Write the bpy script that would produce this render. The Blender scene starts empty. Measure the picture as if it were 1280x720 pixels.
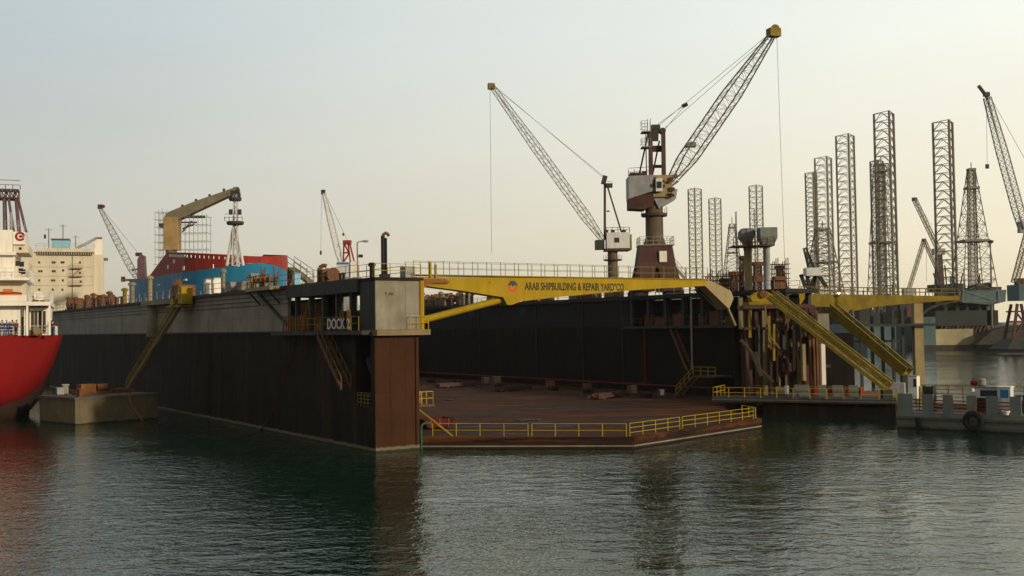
HAZE = 0.00007
EXPO = 0.0
import bpy, bmesh, math, random
from mathutils import Vector, Matrix, noise, Euler
random.seed(7)
sc = bpy.context.scene
COL = sc.collection
PI = math.pi
R = math.radians

# ------------------------------------------------------------------ camera
F = 1370.0
CAMZ = 9.85
PITCH = math.atan((410.5 - 360) / F)
ROLL = -0.014
CAM = Vector((0, 0, CAMZ))
CR = Matrix.Rotation(PI / 2 + PITCH, 3, 'X') @ Matrix.Rotation(ROLL, 3, 'Z')
cd = bpy.data.cameras.new('camera')
cam = bpy.data.objects.new('camera', cd)
COL.objects.link(cam)
cam.matrix_world = Matrix.Translation(CAM) @ CR.to_4x4()
cd.sensor_width = 36
cd.lens = 36 * F / 1280
cd.clip_start = 0.5
cd.clip_end = 9000
sc.camera = cam

def ray(px, py):
    return CR @ Vector(((px - 640) / F, -(py - 360) / F, -1))
def P(px, py, Y):
    d = ray(px, py)
    return CAM + d * (Y / d.y)
# dock frame: x across the dock (s), y along it (t)
DOCK_LOC = Vector((-11.2, 88.7, 0))
DTH = R(32.7)
DM = Matrix.Translation(DOCK_LOC) @ Matrix.Rotation(DTH, 4, 'Z')
DMI = DM.inverted()
def lray(px, py):
    return DMI @ CAM, DMI.to_3x3() @ ray(px, py)
def on_s(px, py, s):
    o, d = lray(px, py); return o + d * ((s - o.x) / d.x)
def on_t(px, py, t):
    o, d = lray(px, py); return o + d * ((t - o.y) / d.y)
def on_z(px, py, z):
    o, d = lray(px, py); return o + d * ((z - o.z) / d.z)
def tp(px, s=0.0, py=385):
    return on_s(px, py, s).y
def DW(s, t, z=0.0):
    return DM @ Vector((s, t, z))

class Frame:
    def __init__(s, loc, rz):
        s.m = Matrix.Translation(Vector(loc)) @ Matrix.Rotation(rz, 4, 'Z'); s.i = s.m.inverted(); s.o = s.i @ CAM; s.r = s.i.to_3x3()
    def p(s, px, py, y=0.0):
        d = s.r @ ray(px, py); return s.o + d * ((y - s.o.y) / d.y)
    def x(s, px, py, y=0.0): return s.p(px, py, y).x
    def z(s, px, py, y=0.0): return s.p(px, py, y).z
    def w(s, x, y, z): return s.m @ Vector((x, y, z))
# ------------------------------------------------------------------ materials
def mat(name, col, rough=0.7, metal=0.0, var=0.25, rust=0.0, rustcol=(.13, .05, .022), streak=True, scale=1.0, bump=0.15, dirt=0.0, fouling=False, seams=0.0):
    m = bpy.data.materials.new(name); m.use_nodes = True
    nt = m.node_tree; N = nt.nodes; L = nt.links
    b = N['Principled BSDF']
    b.inputs['Roughness'].default_value = rough
    b.inputs['Metallic'].default_value = metal
    b.inputs['Specular IOR Level'].default_value = .12
    geo = N.new('ShaderNodeNewGeometry')
    def noise_(vec, sc_, det=5, rg=0.6):
        n = N.new('ShaderNodeTexNoise'); n.inputs['Scale'].default_value = sc_
        n.inputs['Detail'].default_value = det; n.inputs['Roughness'].default_value = rg
        L.new(vec, n.inputs['Vector']); return n.outputs['Fac']
    def mapr(v, a, b_, c=0.0, d=1.0):
        n = N.new('ShaderNodeMapRange'); L.new(v, n.inputs[0])
        n.inputs[1].default_value = a; n.inputs[2].default_value = b_
        n.inputs[3].default_value = c; n.inputs[4].default_value = d; return n.outputs[0]
    def mix(f, a, b_):
        n = N.new('ShaderNodeMix'); n.data_type = 'RGBA'
        if isinstance(f, float): n.inputs[0].default_value = f
        else: L.new(f, n.inputs[0])
        for k, v in ((6, a), (7, b_)):
            if isinstance(v, tuple): n.inputs[k].default_value = (*v[:3], 1)
            else: L.new(v, n.inputs[k])
        return n.outputs[2]
    vm = N.new('ShaderNodeVectorMath'); vm.operation = 'MULTIPLY'
    vm.inputs[1].default_value = (1, 1, 0.12 if streak else 1)
    L.new(geo.outputs['Position'], vm.inputs[0])
    pos, sp = geo.outputs['Position'], vm.outputs[0]
    n1 = noise_(pos, 0.35 * scale, 6)
    lo = tuple(c * (1 - var) for c in col); hi = tuple(min(1, c * (1 + var)) for c in col)
    c = mix(mapr(n1, 0.3, 0.7), lo, hi)
    n2 = noise_(sp, 1.3 * scale, 6, 0.7)
    c = mix(mapr(n2, 0.45, 0.75, 0, 0.5), c, tuple(x * 0.55 for x in col))
    if rust > 0:
        n3 = noise_(sp, 0.9 * scale, 8, 0.75)
        th = 0.72 - 0.3 * rust
        c = mix(mapr(n3, th, th + 0.09, 0, 0.9), c, rustcol)
    if seams:
        sx = N.new('ShaderNodeSeparateXYZ'); L.new(pos, sx.inputs[0])
        w = N.new('ShaderNodeMath'); w.operation = 'PINGPONG'; L.new(sx.outputs[2], w.inputs[0]); w.inputs[1].default_value = seams
        c = mix(mapr(w.outputs[0], 0.0, 0.04, 0.45, 0), c, tuple(x * 0.4 for x in col))
    if fouling:
        sx = N.new('ShaderNodeSeparateXYZ'); L.new(pos, sx.inputs[0])
        w = N.new('ShaderNodeMath'); w.operation = 'ADD'; L.new(sx.outputs[2], w.inputs[0]); L.new(mapr(n2, 0, 1, -.25, .25), w.inputs[1])
        c = mix(mapr(w.outputs[0], 0.30, 0.42, 1, 0), c, (.15, .12, .08))
        c = mix(mapr(w.outputs[0], 0.1, 0.16, 1, 0), c, (.03, .035, .02))
    L.new(c, b.inputs['Base Color'])
    if bump:
        bn = N.new('ShaderNodeBump'); bn.inputs['Strength'].default_value = bump; bn.inputs['Distance'].default_value = 0.05
        L.new(noise_(pos, 2.2 * scale, 5), bn.inputs['Height']); L.new(bn.outputs[0], b.inputs['Normal'])
    L.new(mapr(n2, 0, 1, max(0, rough - .15), min(1, rough + .15)), b.inputs['Roughness'])
    return m

M = {}
def mm(k, *a, **kw): M[k] = mat(k, *a, **kw)
mm('dark_hull', (.0125, .009, .0063), .8, var=.6, rust=.65, rustcol=(.042, .022, .012), fouling=True, seams=2.4, scale=.7)
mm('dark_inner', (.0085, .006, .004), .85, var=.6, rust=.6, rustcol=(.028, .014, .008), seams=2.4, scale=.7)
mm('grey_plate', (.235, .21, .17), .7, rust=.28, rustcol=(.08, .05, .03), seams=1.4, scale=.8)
mm('dark_plate', (.05, .049, .047), .7, rust=.2, rustcol=(.06, .035, .025))
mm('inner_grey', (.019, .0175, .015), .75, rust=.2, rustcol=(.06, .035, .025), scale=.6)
mm('pale_plate', (.22, .2, .145), .65, var=.35, rust=.42, rustcol=(.22, .13, .08), scale=1.2)
mm('rust_red', (.048, .019, .0085), .85, rust=.4, rustcol=(.09, .04, .025), fouling=True, seams=2.4)
mm('rust', (.17, .075, .035), .9, rust=.5, rustcol=(.07, .035, .02), streak=False, scale=2)
mm('rust_orange', (.22, .095, .03), .9, rust=.4, rustcol=(.12, .05, .025), streak=False, scale=2)
mm('deck_rust', (.1, .04, .02), .9, var=.4, rust=.45, rustcol=(.08, .045, .035), streak=False, scale=.7, bump=.3)
mm('yellow', (.34, .22, .005), .6, var=.12, rust=.22, rustcol=(.2, .09, .03), scale=1.2)
mm('yellow_dirty', (.22, .155, .015), .6, var=.3, rust=.4, rustcol=(.16, .08, .03), scale=1.5)
mm('cream', (.3, .23, .11), .6, var=.2, rust=.3, rustcol=(.25, .13, .06), scale=1.5)
mm('rail_yellow', (.36, .25, .015), .5, var=.2, rust=.25, scale=3)
mm('rail_grey', (.25, .23, .2), .6, var=.2, rust=.2, scale=3)
mm('white', (.82, .76, .66), .5, var=.06, rust=.16, rustcol=(.35, .22, .14), scale=1.0)
mm('ship_cream', (.64, .56, .42), .55, var=.05, rust=.15, rustcol=(.4, .28, .17), scale=.6)
mm('hull_red', (.21, .007, .007), .8, var=.12, rust=.12, rustcol=(.2, .03, .02), scale=.5)
mm('hull_brown', (.03, .016, .012), .8, rust=.3, rustcol=(.03, .02, .015), scale=.6)
mm('hull_blue', (.025, .19, .34), .5, var=.12, rust=.2, rustcol=(.06, .08, .09), scale=.5)
mm('ship_red', (.3, .028, .016), .55, var=.15, rust=.18, rustcol=(.2, .04, .02), scale=.5)
mm('crane_grey', (.3, .3, .29), .6, rust=.3, rustcol=(.16, .08, .05), scale=1.5)
mm('crane_white', (.62, .61, .58), .55, var=.1, rust=.25, rustcol=(.3, .18, .12), scale=1.2)
mm('crane_brown', (.085, .042, .035), .75, rust=.35, rustcol=(.08, .035, .025), scale=1.2)
mm('lattice', (.2, .17, .12), .7, rust=.3, rustcol=(.1, .06, .04), scale=1.5, bump=0)
mm('tan', (.2, .15, .08), .65, rust=.35, rustcol=(.2, .1, .05), scale=1)
mm('black', (.02, .02, .02), .5, bump=0)
mm('rubber', (.018, .018, .018), .85)
mm('concrete', (.15, .12, .07), .85, rust=.3, rustcol=(.14, .1, .07), fouling=True)
mm('concrete_dark', (.12, .10, .08), .9, rust=.3, rustcol=(.05, .04, .03), fouling=True)
mm('rig_blue', (.075, .12, .13), .6, rust=.25, rustcol=(.09, .08, .06), scale=.3)
mm('rig_dark', (.035, .04, .035), .7, rust=.3, rustcol=(.06, .04, .03), scale=.3)
mm('rig_tan', (.34, .29, .17), .7, rust=.25, rustcol=(.2, .13, .08), scale=.3)
mm('leg_steel_hazed', (.2, .175, .14), .8, rust=.3, rustcol=(.09, .05, .03), scale=.3, bump=0)  # base colour lightened to carry the distance haze on the legs
mm('boat_grey', (.17, .185, .17), .6, var=.15, rust=.25, rustcol=(.2, .13, .09), fouling=True, scale=1.5)
mm('red_paint', (.2, .012, .014), .5, rust=.2)
mm('orange_paint', (.55, .14, .03), .5, rust=.15)
mm('green_paint', (.03, .1, .05), .5)
mm('purple_steel', (.14, .08, .09), .7, rust=.2, scale=1.5)
mm('window', (.03, .035, .04), .15, var=.1, bump=0)
mm('window_brown', (.07, .05, .035), .3, var=.1, bump=0)
mm('light_blue', (.25, .48, .6), .5, var=.1, rust=.1)
mm('quay', (.05, .043, .035), .9, rust=.3, rustcol=(.06, .05, .04), streak=False)
mm('sand', (.25, .2, .14), .95, streak=False, scale=.1)
mm('column_brown', (.11, .08, .05), .65, rust=.3, rustcol=(.08, .045, .03))
mm('rail_dark', (.16, .12, .035), .6, rust=.3, scale=3)
mm('boom_tan', (.2, .17, .11), .65, rust=.35, rustcol=(.12, .07, .04))
mm('olive_yellow', (.2, .145, .012), .6, rust=.3, rustcol=(.14, .08, .03), scale=1.5)
mm('dull_red', (.08, .012, .009), .8, rust=.4)
mm('crane_tan_lit', (.36, .24, .1), .7, rust=.45, rustcol=(.18, .08, .03))  # orange sunlight on the ship crane turret put into its tan
mm('skin', (.35, .2, .13), .6, bump=0)
mm('cloth_blue', (.03, .06, .22), .85, scale=5)
mm('cloth_dark', (.03, .03, .05), .85, scale=5)
mm('cloth_red', (.3, .05, .06), .85, scale=5)
mm('cloth_tan', (.35, .27, .17), .85, scale=5)
mm('logo_red', (.6, .07, .02), .5, bump=0, var=.1)
mm('logo_dark', (.03, .06, .07), .5, bump=0, var=.1)
mm('letter_dark', (.04, .035, .02), .5, bump=0, var=.2)
mm('letter_white', (.5, .47, .4), .5, bump=0, var=.1)
lm = bpy.data.materials.new('lamp_glow'); lm.use_nodes = True
b = lm.node_tree.nodes['Principled BSDF']; b.inputs['Emission Color'].default_value = (1, .55, .2, 1); b.inputs['Emission Strength'].default_value = 14

# ------------------------------------------------------------------ mesh builder
# wet, rusty dock floor with puddles and scale
def floor_mat():
    m = mat('deck_floor', (.08, .027, .008), .9, var=.35, rust=.3, rustcol=(.04, .022, .016), streak=False, scale=.5, bump=.4)
    nt = m.node_tree; N = nt.nodes; L = nt.links; b = N['Principled BSDF']
    geo = N.new('ShaderNodeNewGeometry'); mp = N.new('ShaderNodeMapping'); mp.inputs['Rotation'].default_value = (0, 0, R(-20)); mp.inputs['Scale'].default_value = (.05, .3, 1); L.new(geo.outputs['Position'], mp.inputs[0])
    n = N.new('ShaderNodeTexNoise'); n.inputs['Scale'].default_value = 1.6; n.inputs['Detail'].default_value = 6; n.inputs['Roughness'].default_value = .7; L.new(mp.outputs[0], n.inputs['Vector'])
    r1 = N.new('ShaderNodeMapRange'); L.new(n.outputs['Fac'], r1.inputs[0]); r1.inputs[1].default_value = .46; r1.inputs[2].default_value = .58; 
    old = b.inputs['Base Color'].links[0].from_socket; mx = N.new('ShaderNodeMix'); mx.data_type = 'RGBA'; L.new(r1.outputs[0], mx.inputs[0]); L.new(old, mx.inputs[6]); mx.inputs[7].default_value = (.012, .008, .006, 1)
    r2 = N.new('ShaderNodeMapRange'); L.new(n.outputs['Fac'], r2.inputs[0]); r2.inputs[1].default_value = .42; r2.inputs[2].default_value = .3
    m2 = N.new('ShaderNodeMix'); m2.data_type = 'RGBA'; L.new(r2.outputs[0], m2.inputs[0]); L.new(mx.outputs[2], m2.inputs[6]); m2.inputs[7].default_value = (.15, .05, .012, 1)
    L.new(m2.outputs[2], b.inputs['Base Color'])
    ro = N.new('ShaderNodeMapRange'); L.new(n.outputs['Fac'], ro.inputs[0]); ro.inputs[1].default_value = .52; ro.inputs[2].default_value = .64; ro.inputs[3].default_value = .9; ro.inputs[4].default_value = .45
    L.new(ro.outputs[0], b.inputs['Roughness']); b.inputs['Specular IOR Level'].default_value = .1; return m
M['deck_rust'] = floor_mat()
class MB:
    def __init__(s): s.v = []; s.f = []; s.isl = []
    def add(s, vs, fs):
        k = len(s.v); s.isl.append((len(s.v), len(s.v) + len(vs), len(s.f), len(s.f) + len(fs))); s.v += [tuple(v) for v in vs]; s.f += [tuple(i + k for i in f) for f in fs]; return s
    def box(s, x0, x1, y0, y1, z0, z1):
        return s.add([(x0, y0, z0), (x1, y0, z0), (x1, y1, z0), (x0, y1, z0), (x0, y0, z1), (x1, y0, z1), (x1, y1, z1), (x0, y1, z1)],
                     [(3, 2, 1, 0), (4, 5, 6, 7), (0, 1, 5, 4), (1, 2, 6, 5), (2, 3, 7, 6), (3, 0, 4, 7)])
    def cbox(s, c, sx, sy, sz, rz=0):
        ca, sa = math.cos(rz), math.sin(rz); vs = []
        for z in (-sz / 2, sz / 2):
            for x, y in ((-1, -1), (1, -1), (1, 1), (-1, 1)):
                x *= sx / 2; y *= sy / 2
                vs.append((c[0] + x * ca - y * sa, c[1] + x * sa + y * ca, c[2] + z))
        return s.add(vs, [(3, 2, 1, 0), (4, 5, 6, 7), (0, 1, 5, 4), (1, 2, 6, 5), (2, 3, 7, 6), (3, 0, 4, 7)])
    def bar(s, p, q, w, h=None):
        h = h or w; p = Vector(p); q = Vector(q); d = (q - p)
        if d.length < 1e-6: return s
        d.normalize(); up = Vector((0, 0, 1)) if abs(d.z) < .95 else Vector((0, 1, 0))
        a = d.cross(up).normalized(); b = a.cross(d).normalized()
        a *= w / 2; b *= h / 2
        vs = [p - a - b, p + a - b, p + a + b, p - a + b, q - a - b, q + a - b, q + a + b, q - a + b]
        return s.add(vs, [(3, 2, 1, 0), (4, 5, 6, 7), (0, 1, 5, 4), (1, 2, 6, 5), (2, 3, 7, 6), (3, 0, 4, 7)])
    def tube(s, p, q, r, r2=None, n=10):
        r2 = r if r2 is None else r2; p = Vector(p); q = Vector(q); d = (q - p)
        if d.length < 1e-6: return s
        d.normalize(); up = Vector((0, 0, 1)) if abs(d.z) < .95 else Vector((1, 0, 0))
        a = d.cross(up).normalized(); b = a.cross(d)
        vs = []
        for c, rr in ((p, r), (q, r2)):
            for i in range(n):
                t = 2 * PI * i / n; vs.append(c + a * rr * math.cos(t) + b * rr * math.sin(t))
        fs = [(i, (i + 1) % n, n + (i + 1) % n, n + i) for i in range(n)] + [tuple(range(n))[::-1], tuple(range(n, 2 * n))]
        return s.add(vs, fs)
    def path(s, pts, r, n=8):
        for a, b in zip(pts, pts[1:]): s.tube(a, b, r, n=n)
        return s
    def lathe(s, prof, c=(0, 0, 0), n=16):
        vs = []
        for r, z in prof:
            for i in range(n):
                t = 2 * PI * i / n; vs.append((c[0] + r * math.cos(t), c[1] + r * math.sin(t), c[2] + z))
        fs = []
        for j in range(len(prof) - 1):
            for i in range(n):
                fs.append((j * n + i, j * n + (i + 1) % n, (j + 1) * n + (i + 1) % n, (j + 1) * n + i))
        fs += [tuple(range(n))[::-1], tuple(range((len(prof) - 1) * n, len(prof) * n))]
        return s.add(vs, fs)
    def prism(s, pts, a, b, axis='y'):
        """pts 2-D outline; axis 'y': (x,z) extruded y a..b; 'z': (x,y) extruded z; 'x': (y,z) extruded x"""
        n = len(pts)
        def mk(p, e):
            return {'y': (p[0], e, p[1]), 'z': (p[0], p[1], e), 'x': (e, p[0], p[1])}[axis]
        vs = [mk(p, a) for p in pts] + [mk(p, b) for p in pts]
        return s.add(vs, [tuple(range(n)), tuple(range(n, 2 * n))[::-1]] + [(i, i + n, (i + 1) % n + n, (i + 1) % n) for i in range(n)])
    def rail(s, pts, h=1.1, sp=1.8, r=.04, rails=(.55, 1.1)):
        for a, b in zip(pts, pts[1:]):
            a = Vector(a); b = Vector(b); L_ = (b - a).length; n = max(1, round(L_ / sp))
            for i in range(n + 1):
                p = a.lerp(b, i / n); s.bar(p, p + Vector((0, 0, h)), r * 1.3)
            for z in rails:
                s.bar(a + Vector((0, 0, z)), b + Vector((0, 0, z)), r)
        return s
    def stair(s, p, q, w, perp, thick=.12, depth=.28):
        """flight from p (bottom) to q (top); perp unit vector across"""
        p = Vector(p); q = Vector(q); perp = Vector(perp) * w / 2
        for sg in (-1, 1):
            s.bar(p + perp * sg, q + perp * sg, thick, depth)
        n = max(3, int(abs(q.z - p.z) / .3))
        for i in range(1, n):
            c = p.lerp(q, i / n); s.bar(c - perp, c + perp, .25, .05)
        return s
    def lattice(s, p, q, w0, w1, h0, h1, nb, rc, rb, side=None, mid=0.0, wm=None, hm=None, mode='zig'):
        """4-chord truss p->q, width (side dir) & height tapered; wm/hm in the middle"""
        p = Vector(p); q = Vector(q); d = (q - p).normalized()
        sd = Vector(side).normalized() if side is not None else d.cross(Vector((0, 0, 1))).normalized()
        up = sd.cross(d).normalized()
        ring = []
        for i in range(nb + 1):
            k = i / nb
            if wm is not None:
                if k < .15: a = k / .15; w = w0 + (wm - w0) * a; h = h0 + (hm - h0) * a
                elif k > .6: a = (k - .6) / .4; w = wm + (w1 - wm) * a; h = hm + (h1 - hm) * a
                else: w = wm; h = hm
            else: w = w0 + (w1 - w0) * k; h = h0 + (h1 - h0) * k
            c = p.lerp(q, k)
            ring.append([c + sd * w / 2 * a + up * h / 2 * b for a, b in ((-1, -1), (1, -1), (1, 1), (-1, 1))])
        for i in range(nb):
            for j in range(4):
                s.bar(ring[i][j], ring[i + 1][j], rc)
                k = (j + 1) % 4
                s.bar(ring[i][j], ring[i][k], rb)
                if mode == 'zig':
                    s.bar(ring[i][j] if i % 2 else ring[i][k], ring[i + 1][k] if i % 2 else ring[i + 1][j], rb)
                else:
                    s.bar(ring[i][j], ring[i + 1][k], rb); s.bar(ring[i][k], ring[i + 1][j], rb)
        for j in range(4): s.bar(ring[-1][j], ring[-1][(j + 1) % 4], rb)
        return s
    def pieces(s):
        import numpy as np
        V = np.array(s.v); k = len(s.isl)
        if k < 2 or s.isl[-1][1] != len(s.v) or s.isl[0][0] != 0: return None
        lo = np.array([V[a:b].min(0) for a, b, c, d in s.isl]); hi = np.array([V[a:b].max(0) for a, b, c, d in s.isl])
        size = (hi - lo).max(1) * .97; par = list(range(k))
        def fd(i):
            while par[i] != i: par[i] = par[par[i]]; i = par[i]
            return i
        for i in range(k):
            g_ = np.maximum(0, np.maximum(lo[i] - hi, lo - hi[i])); d_ = np.sqrt((g_ ** 2).sum(1))
            for j in np.nonzero(d_ <= np.maximum(.02, .5 * np.maximum(size, size[i])))[0]: par[fd(int(j))] = fd(i)
        r = {}
        for i in range(k): r.setdefault(fd(i), []).append(i)
        return list(r.values())
    def build(s, name, m, parent=None, loc=None, smooth=False):
        if parent is not None and name not in ('ledger', 'standard', 'stiffener') and len(s.isl) < 500:
            pc = s.pieces()
            if pc and 1 < len(pc) <= 40:
                first = None
                for grp in pc:
                    q = MB()
                    for i in grp:
                        a, b, c, d = s.isl[i]; q.add(s.v[a:b], [tuple(x - a for x in f) for f in s.f[c:d]])
                    o = q.build1(name, m, parent, loc, smooth); first = first or o
                return first
        return s.build1(name, m, parent, loc, smooth)
    def build1(s, name, m, parent=None, loc=None, smooth=False):
        me = bpy.data.meshes.new(name); me.from_pydata(s.v, [], s.f)
        bm = bmesh.new(); bm.from_mesh(me); bmesh.ops.recalc_face_normals(bm, faces=bm.faces); bm.to_mesh(me); bm.free()
        o = bpy.data.objects.new(name, me); COL.objects.link(o)
        me.materials.append(M[m] if isinstance(m, str) else m)
        if parent: o.parent = parent
        if loc is not None: o.location = loc
        if smooth:
            for p in me.polygons: p.use_smooth = True
            try: me.set_sharp_from_angle(angle=R(35))
            except Exception: pass
        return o

def thing(name, label, cat, loc=(0, 0, 0), rz=0, group=None):
    o = bpy.data.objects.new(name, None); COL.objects.link(o)
    o.empty_display_size = .5
    o.location = loc; o.rotation_euler = (0, 0, rz); o['label'] = label; o['category'] = cat
    if group: o['group'] = group
    return o
def tag(o, label, cat, group=None):
    o['label'] = label; o['category'] = cat
    if group: o['group'] = group
    return o
def struct(o): o['kind'] = 'structure'; return o
KIDS = {}
def kids(o): return [c for c in COL.objects if c.parent == o]
def dup(o, loc, rz=None, label=None, scale=None, group=None):
    def cp(x, par):
        c = x.copy(); COL.objects.link(c)
        if par: c.parent = par
        for k in kids(x): cp(k, c)
        return c
    c = cp(o, None); c.location = loc
    if rz is not None: c.rotation_euler = (0, 0, rz)
    if label: c['label'] = label
    if group: c['group'] = group
    if scale: c.scale = scale
    return c
def text(body, m, parent, loc, rot, width, height, bold=.02, name='lettering', spacing=1.0):
    cu = bpy.data.curves.new('t', 'FONT'); cu.body = body; cu.extrude = .01; cu.offset = bold; cu.space_character = spacing
    o = bpy.data.objects.new('t', cu); COL.objects.link(o)
    dg = bpy.context.evaluated_depsgraph_get()
    me = bpy.data.meshes.new_from_object(o.evaluated_get(dg)); me.name = name
    bpy.data.objects.remove(o)
    xs = [v.co.x for v in me.vertices]; ys = [v.co.y for v in me.vertices]
    x0, x1, y0, y1 = min(xs), max(xs), min(ys), max(ys)
    for v in me.vertices:
        v.co = ((v.co.x - x0) * width / (x1 - x0), (v.co.y - y0) * height / (y1 - y0), v.co.z * 1.0)
    me.materials.clear(); me.materials.append(M[m])
    n = bpy.data.objects.new(name, me); COL.objects.link(n); n.parent = parent; n.location = loc; n.rotation_euler = rot
    return n
# ================================================================== FLOATING DOCK
dock = thing('floating_dock', 'large rust stained floating dry dock with two long wing walls and empty brown deck', 'floating dock', DOCK_LOC, DTH)
LEN = 142.0
SR = 58.5          # inner face of the far wing
TR = tp(984, SR, 440)   # near end of the far wing
WT = 4.0
# --- pontoon
def wl(x, y): return DMI @ Vector((x, y, 0))
c1 = on_z(520, 547, .95); c2 = on_z(790, 546, .95); c3 = on_z(950, 523, .95)
pts = [(WT, c1.y), (c2.x, c2.y), (c3.x, c3.y), (c3.x + 7, c3.y + 14), (SR, TR + 2), (SR, LEN), (WT, LEN)]
pm = MB().prism(pts, -2.2, .55, 'z')
pm.build('pontoon_hull', 'hull_brown', dock)
pd = MB().prism([(x + (.12 if i < 4 else 0), y - (.15 if i < 5 else 0)) for i, (x, y) in enumerate(pts)], .55, .95, 'z').build('pontoon_deck', 'deck_rust', dock)
rub = MB()
for a, b_ in zip(pts[:4], pts[1:4]): rub.bar((a[0], a[1] - .1, .22), (b_[0], b_[1] - .1, .22), .16, .1)
rub.build('rubbing_strip', 'pale_plate', dock)
rl = MB(); e = [Vector((pts[0][0] + 1.5, pts[0][1] + .25, .95)), Vector((pts[1][0] - .3, pts[1][1] + .35, .95))]
L0 = e[0]; L1 = e[1]
for k0, k1 in ((0, .5), (.52, 1)):
    rl.rail([L0.lerp(L1, k0), L0.lerp(L1, k1)], 1.05, 1.9, .042, (.5, 1.05))
rl.build('deck_railing', 'rail_yellow', dock)
rl = MB(); L0 = Vector((pts[1][0] + .1, pts[1][1] + .4, .95)); L1 = Vector((pts[2][0] - .4, pts[2][1] + .2, .95))
for k0, k1 in ((0, .36), (.38, .98)):
    rl.rail([L0.lerp(L1, k0), L0.lerp(L1, k1)], 1.05, 1.9, .045, (.3, .7, 1.05))
rl.rail([L1, L1 + Vector((1.2, 3, 0))], 1.05, 1.5, .06, (.3, .7, 1.05))
rl.build('deck_railing', 'rail_yellow', dock)
# --- left wing wall
w = MB()
w.box(0, WT, 0, LEN, -2, 3.6)
w.box(0, WT, 0, .7, 3.6, 9.9); w.box(1.9, WT, .7, 3.6, 3.6, 9.9); w.box(0, WT, 3.6, LEN, 3.6, 9.9)
w.build('wing_wall', 'dark_hull', dock)
MB().box(.02, WT + .02, -.06, 0.0, -2, 9.3).build('end_plate', 'rust_red', dock)
MB().box(1.86, 1.9, .75, 3.55, 5.9, 8.3).build('rust_panel', 'rust_orange', dock)
MB().bar((1.2, 3.5, 7.5), (1.2, .8, 4.4), .6, .5).build('chute', 'dark_plate', dock)
s_ = MB().rail([(0.1, .8, 3.6), (.1, 3.5, 3.6)], 1.1, .7, .05, (.3, .6, .9, 1.1)); s_.build('landing_railing', 'yellow_dirty', dock)
MB().stair((-.7, 4.0, 5.0), (-.7, 9.0, 9.4), .9, (1, 0, 0)).build('wing_stair', 'rust', dock)
r_ = MB()
for sx in (-1.15, -.25):
    r_.bar((sx, 4.0, 6.0), (sx, 9.0, 10.4), .06)
    for k in range(6): r_.bar((sx, 4 + k, 5 + k * .88), (sx, 4 + k, 6 + k * .88), .05)
r_.build('stair_railing', 'rail_dark', dock)
lad = MB(); t = tp(262, 0, 460)
for k in range(28): lad.bar((-.14, t, .5 + k * .32), (-.14, t + .5, .5 + k * .32), .04)
lad.bar((-.14, t, .4), (-.14, t, 9.5), .05); lad.bar((-.14, t + .5, .4), (-.14, t + .5, 9.5), .05); lad.build('wall_ladder', 'hull_brown', dock)
# closed grey upper wall
T1 = tp(360, 0); T2 = tp(302, 0); T3 = tp(194, 0)
MB().box(0, .3, T1, T1 + 9, 9.9, 13.9).box(.3, WT, T1 + 9, T2, 9.9, 13.9).box(0, .3, T1 + 9, T2, 9.9, 13.9).build1('upper_wall', 'grey_plate', dock)
MB().box(0, WT, T2, LEN, 9.9, 13.9).build('upper_wall', 'grey_plate', dock)
st = MB()
for k in range(3): st.box(-.07, 0, T1, LEN, 12.5 + k * .45, 12.56 + k * .45)
st.box(-.1, 0, T1, LEN, 9.75, 9.9)
st.build('stiffener', 'dark_plate', dock)
# roof slab / deck
MB().box(-.25, WT + .25, 2.6, T1, 13.05, 14.2).build('deck_beam', 'dark_plate', dock)
MB().box(-.35, WT + .4, T1, LEN, 13.9, 14.2).build('deck_edge', 'dark_plate', dock)
cl = MB()
for t in (4.6, 7.6, 10.6, 13.6, 17):
    cl.box(.1, .55, t, t + .4, 9.9, 13.05); cl.box(3.4, 3.8, t + .9, t + 1.3, 9.9, 13.05)
cl.build('deck_column', 'dark_plate', dock)
MB().box(3.85, 3.95, 2.6, T1 + 9, 9.9, 11.5).box(3.85, 3.95, T1 - 3.5, T1 + 9, 11.5, 13.05).build1('rear_parapet', 'dark_plate', dock)
g = MB(); g.box(.9, 1.9, 14.2, 18.6, 9.9, 12.6)
for k in range(10): g.tube((.6, 13.2 + k * .5, 9.9), (.6, 13.2 + k * .5, 11.0 + (k * 7 % 4) * .3), .12)
g.box(.5, 1.2, 11.5, 12.6, 9.9, 10.9)
g.build('rusty_machinery', 'rust_orange', dock)
MB().box(-1.0, 0, .2, T1 + 2, 9.5, 9.85).build('side_platform', 'dark_plate', dock)
MB().rail([(-.9, 1.0, 9.85), (-.9, T1 - 1, 9.85)], 1.15, 1.5, .045, (.6, 1.15)).build('side_railing', 'yellow_dirty', dock)
rs = MB()
for k in range(9): rs.box(-.98, -.9, 12.6 + k * .62, 12.8 + k * .62, 9.9, 11.3)
for t in (2.6, 3.0, 4.0, 4.4): rs.box(-.98, -.9, t, t + .15, 9.9, 11.6)
rs.build('railing_board', 'rust_orange', dock)
a = on_s(409, 405, -1.02); b_ = on_s(437, 404, -1.02)
text('DOCK 2', 'letter_white', dock, (-1.02, a.y, 9.98), (PI / 2, 0, -PI / 2), a.y - b_.y, .92, bold=.03)
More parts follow.
